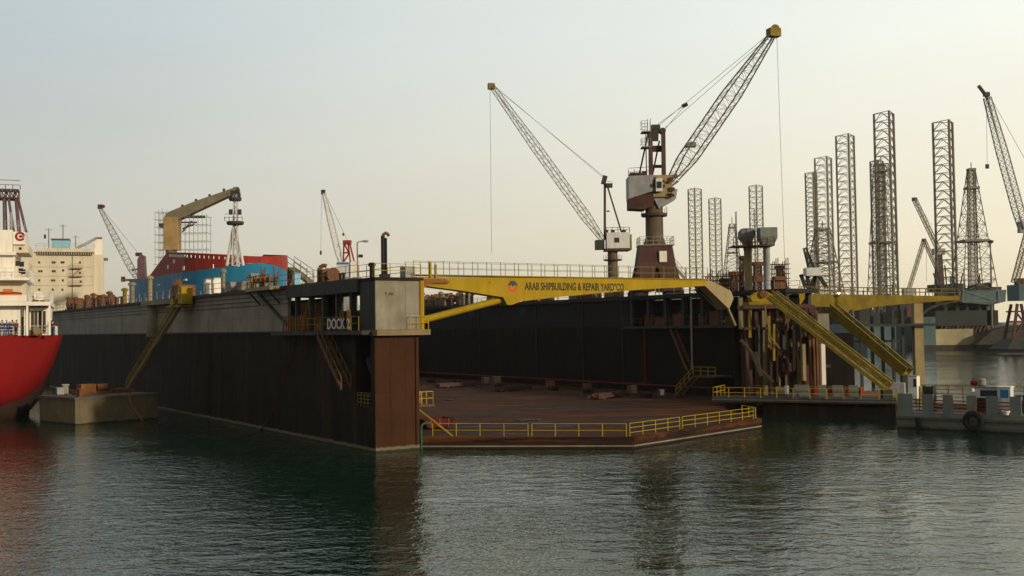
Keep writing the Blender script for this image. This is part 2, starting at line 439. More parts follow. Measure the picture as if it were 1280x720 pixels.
# end tower
MB().box(.0, WT - .02, -.3, 2.6, 9.9, 13.9).build('end_tower', 'pale_plate', dock)
MB().box(-.04, -.0, -.28, 2.6, 9.9, 13.9).build('tower_side_shade', 'dark_plate', dock)  # dark sheet over the pale tower: its shaded side put into colour
MB().box(2.7, 3.95, -.32, -.3, 9.92, 13.55).build('end_panel', 'grey_plate', dock)
MB().box(-.15, WT + .3, -.5, 2.6, 13.92, 14.15).build('end_roof', 'hull_brown', dock)
MB().box(-.12, WT + .75, -.8, 1.5, 9.42, 9.88).build('end_platform', 'tan', dock)
eb = MB()
eb.rail([(2.9, -.7, 9.88), (4.6, -.7, 9.88)], 1.1, .9, .045).build('end_railing', 'rail_yellow', dock)
f_ = MB(); f_.box(1.2, 1.6, -.34, -.3, 12.7, 12.9); f_.box(.9, 1.0, -.34, -.3, 12.75, 12.95)
f_.build('wall_fitting', 'rust', dock)
# deck railing top of left wing
MB().rail([(-.2, 2.6, 14.2), (-.2, T1 + 3, 14.2)], 1.1, 2.4, .035).build('top_railing', 'rail_grey', dock)
MB().rail([(-.1, -.4, 14.15), (-.1, 2.6, 14.15)], 1.1, 1.5, .035).build('top_railing', 'rail_grey', dock)
MB().rail([(-.1, -.4, 14.15), (4.1, -.4, 14.15)], 1.1, 1.4, .04).build('top_railing', 'rail_yellow', dock)
MB().rail([(4.2, 3, 14.2), (4.2, LEN, 14.2)], 1.1, 3, .05).build('top_railing', 'rail_grey', dock)
MB().rail([(-.3, T1 + 4, 14.2), (-.3, LEN, 14.2)], 1.1, 3, .045).build('top_railing', 'rail_grey', dock)
# sponson half column + platform
sp = MB(); sp.lathe([(1.1, 9.4), (1.1, 13.6)], (0, T3, 0), 18); sp.build('fairlead_column', 'pale_plate', dock, smooth=True)
ty = tp(250, 0)
MB().prism([(-.36, T3 + 2.5), (-1.6, T3 + 1), (-1.6, T3 - 6), (-.36, ty + 3)], 13.5, 14.05, 'z').build('fairlead_platform', 'pale_plate', dock)
# second ledge (tan) with brackets at px 330-350
tq = tp(345, 0)
MB().box(-1.4, -.36, tq - 2, tq + 5, 13.9, 14.25).build('hose_platform', 'cream', dock)
brk = MB()
for t in (tq - 1, tq + 2, tq + 4.5): brk.bar((-1.2, t, 13.9), (0, t, 12.6), .14)
brk.bar((-.1, T1 + 8, 13.8), (-.1, T1, 10.5), .25)
brk.build('bracket', 'dark_plate', dock)
# --- flying bridge (closed half) along s
def st_(px, py, t=.2):
    p = on_t(px, py, t); return (p.x, p.z)
def bridge_outline(fn, flip=False):
    return [fn(514, 346), fn(700, 347.5), fn(884, 350), fn(886, 357), fn(800, 362), fn(700, 371), fn(652, 376.5), fn(640, 381), fn(634, 381), fn(629, 371.5), fn(575, 363), fn(525, 356.5), fn(514, 358)]
bo = bridge_outline(st_)
gd = MB().prism(bo, .2, 1.6, 'y').build('bridge_girder', 'yellow', dock)
top = max(z for x, z in bo)
gx0, gx1 = bo[0][0], bo[2][0]
fl = MB()
fl.box(gx0, gx1 + .1, .08, 1.72, top, top + .09)
fl.build('bridge_walkway', 'yellow_dirty', gd)
MB().rail([(gx0 + .2, .15, top + .09), (gx1, .15, top + .09)], 1.15, 1.45, .03).build('bridge_railing', 'rail_dark', gd)
MB().rail([(gx0 + .2, 1.65, top + .09), (gx1, 1.65, top + .09)], 1.15, 1.45, .03).build('bridge_railing', 'rail_dark', gd)
a = st_(656, 363.5, .19); b_ = st_(780, 361, .19)
text('ARAB SHIPBUILDING & REPAIR YARD\u00b0CO', 'letter_dark', gd, (a[0], .195, a[1] + .06), (PI / 2, 0, 0), b_[0] - a[0], .74, bold=.028)
lc = st_(641, 358, .19)
lg = MB(); n = 28
def disc(mb, c, r0, r1, a0, a1, y, n=20):
    vs = []; fs = []
    for i in range(n + 1):
        t = a0 + (a1 - a0) * i / n
        for r in (r0, r1): vs.append((c[0] + r * math.cos(t), y, c[1] + r * math.sin(t)))
    for i in range(n): fs.append((2 * i, 2 * i + 1, 2 * i + 3, 2 * i + 2))
    return mb.add(vs, fs)
disc(MB(), lc, 0, .5, PI * .0, PI, .192).build('emblem', 'logo_dark', gd)
disc(MB(), lc, .26, .5, -PI * 1.05, PI * .05, .188).build('emblem', 'logo_red', gd)
vb = MB(); vb.add([(lc[0] - .3, .185, lc[1] + .12), (lc[0] - .12, .185, lc[1] + .12), (lc[0], .185, lc[1] - .12), (lc[0] + .12, .185, lc[1] + .12), (lc[0] + .3, .185, lc[1] + .12), (lc[0], .185, lc[1] - .36)], [(0, 1, 2, 5), (2, 3, 4, 5)])
vb.build('emblem', 'yellow', gd)
hl = st_(612, 353, .19); disc(MB(), hl, 0, .07, 0, 2 * PI, .19, 12).build('lifting_hole', 'black', gd)
# pipe strut and pivot post
g0 = st_(629, 374, .9); k0 = st_(521, 402, .9)
MB().tube((k0[0], .9, k0[1]), (g0[0], .9, g0[1]), .3, n=14).build('bridge_strut', 'yellow', dock, smooth=True)
MB().tube((WT + .2, -.25, 9.88), (WT + .2, -.25, 13.9), .24, n=12).build('pivot_post', 'yellow', dock, smooth=True)
pv = MB(); q = st_(515, 356); q2 = st_(556, 349)
pv.box(WT - .1, q2[0], -.1, .19, q2[1] - .25, q2[1] + .0)
pv.prism([(WT - .3, 12.9), (WT + 1.4, 13.7), (WT + 3, 13.75), (WT + 3, 13.95), (WT - .3, 13.95)], -.05, .15, 'y')
pv.build('pivot_bracket', 'rust_orange', dock)
MB().box(3.0, 3.9, .2, 1.2, 14.15, 15.1).build('switch_box', 'crane_grey', dock)
ps = MB(); ps.box(5.2, 5.35, .0, .2, 14.2, 15.5); ps.box(5.7, 5.85, .0, .2, 14.2, 15.3); ps.build('hinge_post', 'yellow', dock)
# bridge tip: sloped cream end frame
e0 = Vector((gx1, .2, bo[2][1])); 
tip = MB()
p1 = on_t(885, 350, .2); p2 = on_t(900, 356.5, -.2); p3 = on_t(914, 364, -.6); p4 = on_t(917, 373, -.8); p5 = on_t(911.5, 386.5, -.8); p6 = on_t(881, 357, .2)
fr = [Vector(p) for p in (p1, p2, p3, p4, p5, p6)]
tip.add([*fr, *[p + Vector((-.2, 1.5, 0)) for p in fr]], [(0, 1, 2, 3, 4, 5), (11, 10, 9, 8, 7, 6)] + [(i, i + 6, (i + 1) % 6 + 6, (i + 1) % 6) for i in range(6)])
tip.build('bridge_tip', 'cream', dock)
q5 = on_t(909.5, 388, -.3); q6 = on_t(875, 357, 1.0); q7 = on_t(886, 357, .5)
tb = MB(); tb.bar((q6.x + .3, 1.7, q6.z - .2), (q5.x, .8, q5.z + .3), 1.2, .5); tb.build('tip_underside_shade', 'black', dock)  # black bar under the tip: shade of its underside put into colour
h0 = on_t(910, 386, -.6); h1 = on_t(919, 407, -.6)
MB().bar((h0.x, h0.y, h0.z), (h1.x, h1.y, h1.z), .22).build('locking_arm', 'tan', dock)

# --- far wing wall
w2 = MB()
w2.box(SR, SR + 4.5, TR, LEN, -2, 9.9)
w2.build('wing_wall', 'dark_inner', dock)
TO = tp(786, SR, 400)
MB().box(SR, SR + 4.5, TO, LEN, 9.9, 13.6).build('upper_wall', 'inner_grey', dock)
MB().box(SR - .5, SR + 5, TR - .5, LEN, 13.6, 14.1).build('deck_edge', 'black', dock)
c_ = MB(); t = TR
while t < TO:
    c_.box(SR + .05, SR + .5, t, t + .5, 9.9, 13.6); c_.box(SR + 4, SR + 4.5, t + .2, t + .7, 9.9, 13.6); t += 3.6
c_.build('deck_column', 'dark_plate', dock)
br = MB(); t = TR
while t < TO - 4:
    br.bar((SR + 4.2, t, 13.6), (SR + 4.2, t + 3.6, 9.9), .25); t += 7.2
br.build('cross_brace', 'rust', dock)
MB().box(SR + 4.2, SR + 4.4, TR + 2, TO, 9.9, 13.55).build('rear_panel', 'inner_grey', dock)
mc = MB(); rr = random.Random(3)
t = TR + 2
while t < TO - 2:
    h = rr.uniform(.8, 2.0); mc.box(SR + 1 + rr.random(), SR + 3.3, t, t + rr.uniform(.8, 2.2), 9.9, 9.9 + h); t += rr.uniform(2.4, 4.4)
mc.build('rusty_machinery', 'rust', dock)
MB().box(SR - 1, SR, TR - .5, TO, 9.55, 9.9).build('side_platform', 'dark_plate', dock)
MB().rail([(SR - .95, TR, 9.9), (SR - .95, TO, 9.9)], 1.1, 2, .04).build('side_railing', 'rust', dock)
# pipes on the inside
pz = MB(); pz.tube((SR - .3, TR + 6, 1.9), (SR - .3, LEN, 1.9), .1); pz.build('fire_main', 'red_paint', dock)
for px in (808, 923):
    t = tp(px, SR, 440); MB().tube((SR - .25, t, 1.5), (SR - .25, t, 10.5 if px > 900 else 9.6), .14).build('riser_pipe', 'red_paint', dock)
t = tp(873, SR, 440); MB().tube((SR - 1.1, t, 4.2), (SR - 1.1, t, 13.6), .14).build('riser_pipe', 'rail_grey', dock)
t = tp(640, SR, 440)
hb = MB()
for px in (600, 672, 730, 780): 
    t = tp(px, SR, 440); hb.box(SR - .12, SR, t, t + .35, 1, 13.6)
hb.build('fender_rib', 'black', dock)
hs = MB()
for t, z in ((tp(655, SR, 440), 12), (tp(590, SR, 440), 11.8)):
    hs.box(SR - .05, SR, t - 1, t + 1, z, z + 1.1)
hs.build('hatch', 'black', dock)
# steps and landing at px 850-905
a = on_z(853, 497, 1.0); b_ = Vector((SR - 2.2, tp(872, SR - 2.2, 470), 3.6))
st2 = MB().stair((SR - 2.2, b_.y + 3.6, .95), b_, 1.1, (1, 0, 0)); st2.box(SR - 3, SR - .1, b_.y - 4, b_.y, 3.4, 3.6)
st2.build('access_stair', 'rust', dock)
MB().rail([(SR - 2.9, b_.y + 3.4, 1.0), (SR - 2.9, b_.y, 3.6), (SR - 2.9, b_.y - 4, 3.6)], 1.1, 1.2, .07, (.6, 1.1)).build('access_railing', 'rail_yellow', dock)
dk = MB().stair((SR - .8, tp(868, SR, 440), 4.0), (SR - .8, tp(848, SR, 440), 9.4), 1.0, (1, 0, 0)); dk.build('wing_stair', 'rust', dock)
# end face of the far wing: columns, pipes
MB().box(SR, SR + 4.5, TR - .06, TR, -2, 9.5).build('end_plate', 'hull_brown', dock)
# side box near inner left wing end with small landing (px 516-545)
lp = on_t(531, 500, 2.5)
ln = MB(); ln.box(WT, lp.x + .4, 1.5, 4.0, 3.35, 3.5); ln.build('inner_landing', 'rust', dock)
MB().rail([(lp.x + .3, 4.0, 3.5), (lp.x + .3, 1.6, 3.5), (WT, 1.6, 3.5)], 1.1, 1.2, .06).build('inner_railing', 'rail_yellow', dock)
MB().bar((WT + .4, 1.7, 3.5), (WT + 2.6, -1.0, 1.0), .1).build('landing_brace', 'rail_yellow', dock)
gp = MB().path([(WT + .15, -.1, -.3), (WT + .15, -.1, 1.9), (WT + .35, -.1, 2.1), (WT + 1.0, -.1, 2.1)], .09); gp.build('drain_pipe', 'green_paint', dock)

# --- hoses hanging on the outer wall
def hose(name, pts, r, m, label, group=None):
    o = MB().path(pts, r, 6).build(name, m); tag(o, label, 'hose', group); return o
hp = []
for px, py in ((370, 418), (366, 440), (356, 470), (346, 500), (336, 525), (322, 541)):
    p = on_s(px, py, -.12); hp.append(DM @ p)
hose('hose', hp, .05, 'red_paint', 'thin faded red hose hanging down the dark outer wall into the water')

# ---- things on the dock floor: keel blocks
kb = thing('keel_block', 'low brown keel block standing on the brown dock floor below the far wall', 'keel block', group='keel blocks on the dock floor')
MB().box(-.6, .6, -.45, .45, 0, .5).build('block_base', 'hull_brown', kb)
MB().box(-.45, .45, -.35, .35, .5, .7).build('block_cap', 'crane_brown', kb)
first = True
rr = random.Random(5)
for row, s0 in enumerate((50,)):
    for t in range(26, 120, 7):
        l = DW(s0 + rr.uniform(-.5, .5), t + rr.uniform(-1, 1) + row * 2, .95)
        if first: kb.location = l; kb.rotation_euler = (0, 0, DTH); first = False
        else: dup(kb, l, DTH + rr.uniform(-.1, .1))
# pale crates/drums in front of far wall
crates = [(607, 'pale grey crate on the dock floor, nearest the left wing', 'crate_grey', 1.0), (620, 'cream crate on the dock floor beside the pale grey crate', 'cream', 1.2), (688, 'small rusty crate at the foot of the far wall left of centre', 'rust_orange', 1.0), (790, 'cream box at the foot of the far wall under the red riser pipe', 'cream', 1.0), (826, 'small white box at the foot of the far wall near the yellow steps', 'white', .7), (734, 'low rusty box at the foot of the far wall in mid dock', 'rust', .9)]
for px, lb, mt_, sz in crates:
    mt_ = 'crane_grey' if mt_ == 'crate_grey' else mt_
    t = tp(px, SR - 5, 480)
    c = thing('crate', lb, 'crate', DW(SR - 5, t, .95), DTH + rr.uniform(-.3, .3))
    MB().box(-sz / 2, sz / 2, -sz / 2, sz / 2, .1, .1 + sz).build('crate_body', mt_, c)
    bb = MB()
    for x in (-sz / 2, sz / 2 - .1): bb.box(x, x + .1, -sz / 2, sz / 2, 0, .1)
    for x in (-sz / 2 - .02, sz / 2 - .06): bb.box(x, x + .08, -sz / 2 - .02, sz / 2 + .02, .1, .1 + sz + .02)
    bb.build('crate_frame', 'rust', c)
for px, lb in ((575, 'bundle of rusty beams on the dock floor nearest the left wing'), (640, 'bundle of rusty beams on the dock floor in mid dock'), (760, 'bundle of rusty beams on the dock floor before the red riser')):
    c = thing('beam_stack', lb, 'beams', DW(SR - 12, tp(px, SR - 12, 488), .95), DTH + rr.uniform(-.5, .5))
    q = MB()
    for k in range(5): q.box(-4 + rr.uniform(-.5, .5), 4 + rr.uniform(-.5, .5), -.9 + k * .36, -.62 + k * .36, .15, .42 + (k % 2) * .25)
    q.build1('beam', 'crane_brown', c); MB().box(-3, -2.8, -1, 1, 0, .15).build('bearer', 'tan', c); MB().box(2.8, 3, -1, 1, 0, .15).build('bearer', 'tan', c)
q = MB()
for z in (2.6, 4.9, 7.2): q.box(.02, WT + .02, -.075, -.06, z, z + .03)
for x in (1.4, 2.75): q.box(x, x + .03, -.075, -.06, .5, 9.3)
q.build1('weld_bead', 'rust_red', dock)
q = MB().tube((3.7, -.16, .4), (3.7, -.16, 9.4), .05)
for z in (2, 5, 8): q.box(3.62, 3.78, -.2, -.06, z, z + .06)
q.build('drain_pipe', 'rust_red', dock)
pl0 = thing('steel_plate', 'loose dark steel plate lying flat on the brown dock floor', 'plate', DW(20, 8, .95), DTH, 'loose plates on the dock floor')
MB().box(-1.2, 1.2, -.6, .6, .05, .09).build('plate', 'dark_plate', pl0); MB().box(-1, -.9, -.6, .6, 0, .05).box(.9, 1, -.6, .6, 0, .05).build('batten', 'tan', pl0)
for k in range(16): dup(pl0, DW(rr.uniform(12, 48), rr.uniform(10, 110), .95), rr.uniform(0, 3), scale=(rr.uniform(.5, 1.4), rr.uniform(.5, 1.5), 1))
# red skip next to inner landing
sk = thing('skip', 'dark red open skip on the dock floor beside the left wing landing', 'skip', DW(WT + 5.2, 7, .95), DTH)
MB().prism([(-1.6, .9), (-1.2, 0.1), (1.2, .1), (1.6, .9), (1.5, .9), (1.12, .18), (-1.12, .18), (-1.5, .9)], -1, 1, 'y').add([(-1.6, -1, .9), (-1.2, -1, .1), (1.2, -1, .1), (1.6, -1, .9), (-1.6, 1, .9), (-1.2, 1, .1), (1.2, 1, .1), (1.6, 1, .9)], [(0, 1, 2, 3), (4, 5, 6, 7)]).build('skip_body', 'dull_red', sk)
rb = MB()
for x in (-.9, 0, .9):
    for y in (-1.05, 1.0): rb.box(x, x + .1, y, y + .05, .1, .9)
rb.build('skip_rib', 'rust', sk)

# ================================================================== deck clutter on the wings
def vent(label, loc, m='black', h=1.8, r=.22, rz=0, group=None):
    t = thing('gooseneck_vent', label, 'vent', loc, rz, group)
    MB().tube((0, 0, 0), (0, 0, h), r, n=10).lathe([(r * 1.5, 0), (r * 1.5, .12)], n=10).build('pipe', m, t, smooth=True)
    pts = [(r * 0 + .45 - .45 * math.cos(a), 0, h + .45 * math.sin(a)) for a in [PI * k / 6 for k in range(5)]]
    MB().path(pts, r, 10).build('hood', m, t, smooth=True); return t
ZL, ZR = 14.2, 14.1
for i, px in enumerate((580, 586.5, 593)):
    t = tp(px, SR + 2, 375)
    vent(['black gooseneck vent on the far wing deck, leftmost and tallest of three', 'black gooseneck vent on the far wing deck, middle of three', 'black gooseneck vent on the far wing deck, rightmost of three'][i], DW(SR + 1.5, t, ZR), 'black', 2.2 - i * .3, .28, -.3, 'black gooseneck vents on the far wing')
# bollards, winches, lockers, posts
def bollard(label, loc, m='rust', s=1.0, group=None):
    t = thing('mooring_bollard', label, 'bollard', loc, DTH, group)
    MB().box(-.3 * s, .3 * s, -.8 * s, .8 * s, 0, .12).build('base_plate', m, t)
    for y in (-.5, .5):
        MB().lathe([(.2 * s, .12), (.18 * s, .8 * s), (.28 * s, .85 * s), (.28 * s, 1.0 * s)], (0, y * s, 0), 12).build('bollard_post', m, t, smooth=True)
    return t
def winch(label, loc, m='rust', s=1.0, group=None, rz=0):
    t = thing('winch', label, 'winch', loc, DTH + rz, group)
    MB().box(-.8 * s, .8 * s, -1 * s, 1 * s, 0, .25 * s).build('winch_base', 'rust', t)
    MB().tube((0, -.75 * s, .85 * s), (0, .75 * s, .85 * s), .45 * s, n=14).tube((0, -.8 * s, .85 * s), (0, -.72 * s, .85 * s), .75 * s, n=14).tube((0, .72 * s, .85 * s), (0, .8 * s, .85 * s), .75 * s, n=14).build('drum', m, t, smooth=True)
    MB().box(-.5 * s, .5 * s, .85 * s, 1.5 * s, .2 * s, 1.5 * s).build('motor', 'rust_orange', t)
    return t
def locker(label, loc, m='white', w=1.0, h=1.9, group=None, rz=0):
    t = thing('deck_locker', label, 'locker', loc, DTH + rz, group)
    MB().box(-w / 2, w / 2, -w / 2, w / 2, .12, h).build('cabinet', m, t)
    MB().box(-w / 2 - .04, -w / 2, -w * .4, w * .4, .25, h - .15).build('door', m, t)
    MB().box(-w / 2 - .08, w / 2 + .08, -w / 2 - .08, w / 2 + .08, h, h + .1).build('lid', 'crane_grey', t)
    f = MB()
    for x in (-1, 1):
        for y in (-1, 1): f.box(x * w * .4 - .05, x * w * .4 + .05, y * w * .4 - .05, y * w * .4 + .05, 0, .12)
    f.build('foot', 'rust', t)
    return t
def post(label, loc, m='rust', h=2.2, r=.2, group=None, name='capped_post'):
    t = thing(name, label, 'post', loc, 0, group)
    MB().lathe([(r * 1.4, 0), (r * 1.4, .1), (r, .1), (r, h)], n=12).build('shaft', m, t, smooth=True)
    MB().lathe([(r * 1.7, h), (r * 1.7, h + .25), (r * .6, h + .45)], n=12).build('cap', m, t, smooth=True)
    return t
rr = random.Random(11)
b0 = bollard('brown twin mooring bollard on the left wing deck at the blue ship side', DW(.8, 60, ZL), 'rust', 1.2, 'bollards along the left wing deck')
for px in (104, 122, 142, 150): dup(b0, DW(.9, tp(px, .5, 375), ZL), DTH)
w0 = winch('rusty drum winch on the far end of the left wing deck', DW(1.6, tp(90, 1.5, 375), ZL), 'rust', 1.3, 'rusty winches on the left wing deck')
for px in (98, 112, 132): dup(w0, DW(1.8, tp(px, 1.5, 375), ZL), DTH + rr.uniform(-.5, .5))
p0 = post('rusty capped post standing on the far part of the left wing deck', DW(.3, tp(86, .3, 372), ZL), 'rust', 1.9, .3, 'rusty posts on the left wing deck')
for px in (94, 108, 116, 127, 136): dup(p0, DW(.4, tp(px, .3, 372), ZL), 0, scale=(1, 1, rr.uniform(.7, 1.2)))
post('yellow capped post on the left wing deck before the blue bow', DW(.2, tp(156, .2, 372), ZL), 'yellow_dirty', 1.9, .3)
post('pale thick post on the left wing deck, left of the cream platform', DW(0, tp(167, .2, 372), ZL), 'pale_plate', 2.5, .34)
post('pale post with rusty top rising over the cream corner platform', DW(.2, tp(187.5, .2, 372), ZL), 'cream', 3.0, .3)
post('thin pale mushroom topped post beside the two white lockers', DW(.3, tp(278, .2, 372), ZL), 'pale_plate', 2.3, .22)
locker('white locker on the left wing deck, left one of the pair', DW(.4, tp(261, .4, 372), ZL), 'white', .85, 1.75)
locker('white locker on the left wing deck, right one of the pair', DW(.4, tp(270, .4, 372), ZL), 'white', .85, 1.8)
locker('single cream locker on the left wing deck before the blue hull', DW(.4, tp(317, .4, 372), ZL), 'cream', .75, 1.6)
locker('low grey cabinet on the left wing deck right of the capped post', DW(.6, tp(291, .4, 372), ZL), 'crane_grey', 1.4, 1.0)
locker('low pale cabinet with rounded top on the left wing deck', DW(.6, tp(303, .4, 372), ZL), 'pale_plate', 1.2, .9)
winch('pale rope winch on the left wing deck between the lockers', DW(1.0, tp(297, .4, 372), ZL), 'cream', .7)
locker('light blue box standing in for the sunlit blue bow at the end of the tan gangway', DW(.8, tp(366, .4, 372), ZL), 'light_blue', .6, 1.2)  # added box: its light blue is the sunlit bow put into colour
winch('brown drum winch heaped beside the railing over the open bay', DW(1.2, tp(403, .4, 360), ZL), 'rust', .85)
vent('brown gooseneck vent beside the tan gangway end', DW(.8, tp(394, .4, 360), ZL), 'rust', 1.2, .2)
bollard('dark twin bollard on the edge of the beam above the DOCK sign', DW(.6, tp(425, .4, 360), ZL), 'dark_plate', .7)
t_ = thing('hose_rack', 'rusty rack of hoses and bars on the hose platform of the left wing', 'rack', DW(-.5, tq + 1.2, 14.25), DTH)
hr = MB()
for k in range(9): hr.bar((rr.uniform(-.7, .3), -2.8 + k * .7, 0), (rr.uniform(-.6, .3), -2.8 + k * .7 + rr.uniform(-.3, .3), rr.uniform(1, 2.6)), .12)
hr.build('rack_bar', 'rust', t_); 
MB().rail([(-.8, -3, 0), (-.8, 3.4, 0)], 1.2, 1.2, .08).build('rack_frame', 'rust_orange', t_)
MB().box(-.5, .2, -2.4, 2.4, .5, .9).build('hose_bundle', 'rust', t_)
# tan sloping gangway (365,335)->(387,348)
t_ = thing('gangway', 'narrow tan gangway sloping down onto the left wing deck behind the railing', 'gangway', DW(1.8, tp(388, 1.8, 350), ZL), DTH)
gl = 5.0
MB().bar((0, 0, .3), (0, gl, 1.9), .7, .3).build('gangway_floor', 'tan', t_)
MB().rail([(-.35, 0, .4), (-.35, gl, 2.0)], .9, 1.5, .05).rail([(.35, 0, .4), (.35, gl, 2.0)], .9, 1.5, .05).build('handrail', 'rail_grey', t_)
MB().box(-.5, .5, -.4, .4, 0, .25).box(-.4, .4, gl - .3, gl, 0, 1.8).build('gangway_support', 'rust', t_)
# dark exhaust pipe on end tower
t_ = thing('exhaust_pipe', 'tall black exhaust pipe with a curled top on the left wing end', 'exhaust pipe', DW(1.3, .9, 14.15))
MB().tube((0, 0, 0), (0, 0, 3.5), .17).tube((.25, 0, 0), (.25, 0, 3.3), .1).build('pipe', 'black', t_, smooth=True)
MB().path([(0, 0, 3.5), (.12, 0, 3.68), (.35, 0, 3.7), (.5, 0, 3.45)], .13).build('curved_outlet', 'rust', t_, smooth=True)
bx = MB().box(-.3, .55, -.3, .3, 0, .3); bx.build('base_box', 'dark_plate', t_)
# lamp post (street type) px 447
t_ = thing('lamp_post', 'thin deck lamp post with one drooping lamp arm over the DOCK sign bay', 'lamp post', DW(1.0, tp(447, 1.0, 345), ZL))
MB().tube((0, 0, 0), (0, 0, 3.2), .06).path([(0, 0, 3.1), (.1, 0, 3.25), (.55, 0, 3.3)], .045).build('pole', 'rail_grey', t_)
MB().lathe([(.05, 0), (.2, .05), (.22, .15), (.05, .22)], (.72, 0, 3.18), 10).box(.45, .95, -.12, .12, 3.22, 3.36).build('lamp_head', 'crane_grey', t_)
MB().box(.1, .45, -.15, .15, 1.9, 2.15).build('junction_box', 'dark_plate', t_)
t_ = thing('capped_bollard', 'stout black bollard on the corner of the left wing deck', 'bollard', DW(-.05, tp(465, -.05, 345), 14.15))
MB().lathe([(.2, 0), (.2, .9)], n=12).build('shaft', 'black', t_, smooth=True)
MB().lathe([(.3, .9), (.32, 1.1), (.2, 1.2)], n=12).build('cap', 'black', t_, smooth=True)
# far wing clutter visible under the bridge
mats_ = ['rust', 'tan', 'rust_orange', 'rail_grey', 'dark_plate']
w0 = winch('brown winch on the far wing deck seen under the bridge', DW(SR + 2, 100, ZR), 'rust', 1.3, 'winches on the far wing deck')
p0 = post('brown capped post on the far wing deck seen under the bridge', DW(SR + 1, 96, ZR), 'tan', 2.0, .4, 'posts on the far wing deck')
k0_ = locker('brown cabinet on the far wing deck seen under the bridge', DW(SR + 1.5, 97, ZR), 'tan', 1.6, 1.6, 'cabinets on the far wing deck')
for px in (528, 545, 566, 668, 736): dup(w0, DW(SR + 2.4, tp(px, SR + 2, 375), ZR), DTH + rr.uniform(-.4, .4), scale=(1, 1, 1.2))
for px in (524, 531, 536, 549, 552, 557, 562, 575, 612, 655, 676, 690, 747, 758, 772, 784): dup(p0, DW(SR + rr.uniform(.5, 2), tp(px, SR + 1, 375), ZR), 0, scale=(rr.uniform(.7, 1.1), rr.uniform(.7, 1.1), rr.uniform(.6, 1.25)))
for px in (540, 570, 609, 683, 708, 714, 724, 765): dup(k0_, DW(SR + rr.uniform(1, 3), tp(px, SR + 1, 375), ZR), DTH, scale=(1, 1, rr.uniform(.7, 1.3)))
MB().rail([(SR + .2, TR + 2, ZR), (SR + .2, LEN, ZR)], 1.1, 3, .05).build('top_railing', 'rail_grey', dock)
MB().rail([(SR + 4.6, TR + 2, ZR), (SR + 4.6, LEN, ZR)], 1.1, 3, .05).build('top_railing', 'rail_grey', dock)
# ================================================================== LEFT BARGE AND GANGWAY
bz = 2.95
a = P(95, 530, 1); 
def on_zw(px, py, z):
    d = ray(px, py); k = (z - CAMZ) / d.z; return CAM + d * k
A0 = on_zw(94, 531, 0); A1 = on_zw(197, 523, 0)
dirx = (A1 - A0); bl = dirx.length; brz = math.atan2(dirx.y, dirx.x)
bg = thing('pontoon_barge', 'low rust streaked concrete pontoon barge lying beside the left wing wall', 'barge', A0, brz)
MB().box(0, bl, 0, 8.5, -1.2, bz - .25).build('barge_hull', 'concrete', bg)
MB().box(-.12, bl + .12, -.12, 8.6, bz - .25, bz).build('barge_deck', 'concrete_dark', bg)
BM = Matrix.Translation(A0) @ Matrix.Rotation(brz, 4, 'Z')
def BW(x, y, z=bz): return BM @ Vector((x, y, z))
hose('hose', [BW(6.2, -.13, 2.9), BW(6.5, -.2, 1.8), BW(7.2, -.2, .8), BW(8.0, -.3, -.2)], .06, 'orange_paint', 'short orange hose hanging over the front face of the pontoon barge')
rr = random.Random(9)
t_ = thing('machinery_skid', 'low rusty machinery skid on the pontoon barge at the foot of the gangway', 'machinery', BW(4.5, 5), brz)
MB().box(-2, 2, -.8, .8, 0, .3).build('skid_base', 'rust', t_)
MB().box(-1.6, .2, -.6, .6, .3, 1.2).build('skid_housing', 'rust_orange', t_); MB().tube((.5, 0, .75), (1.8, 0, .75), .42).build('skid_tank', 'rust', t_, smooth=True)
locker('small white box at the left end of the pontoon barge', BW(1.2, 6), 'crane_grey', .7, .8)
locker('pale cabinet standing at the left end of the pontoon barge', BW(2.3, 7), 'pale_plate', .6, 1.1)
bollard('rusty twin bollard on the front corner of the pontoon barge', BW(1.0, 1.0), 'rust', .9)
t_ = thing('pallet', 'rusty pallet with a stack of plates on the barge deck', 'pallet', BW(8, 5), brz)
MB().box(-1, 1, -.7, .7, .12, .5).build('plate_stack', 'rust', t_); q = MB()
for y in (-.6, 0, .5): q.box(-1, 1, y, y + .12, 0, .12)
q.build('runner', 'tan', t_)
# gangway: from barge up to left wing deck
gt = DW(-1.2, tp(238, 0, 372), 13.2)
gb = P(160, 484, gt.y + 1.0); gb = Vector((gb.x, gb.y, bz + .35))
t_ = thing('gangway', 'steep yellow gangway climbing from the pontoon barge up the left wing wall', 'gangway', gb)
v = gt - gb; hv = Vector((v.x, v.y, 0)).normalized(); pr = Vector((-hv.y, hv.x, 0))
s_ = MB().stair((0, 0, 0), v, .8, pr, .1, .28); s_.build('stair_flight', 'tan', t_)
for sg in (-1, 1):
    q = MB(); o_ = pr * .42 * sg
    q.bar(o_ + Vector((0, 0, 1.05)), v + o_ + Vector((0, 0, 1.05)), .12)
    q.bar(o_ + Vector((0, 0, .6)), v + o_ + Vector((0, 0, .6)), .06)
    for k in range(11): c_ = v * (k / 10) + o_; q.bar(c_, c_ + Vector((0, 0, 1.05)), .06)
    q.build('handrail', 'yellow_dirty', t_)
MB().cbox((0, 0, -.2), 1.6, 1.6, .3, .3).build('foot_roller', 'rust', t_)
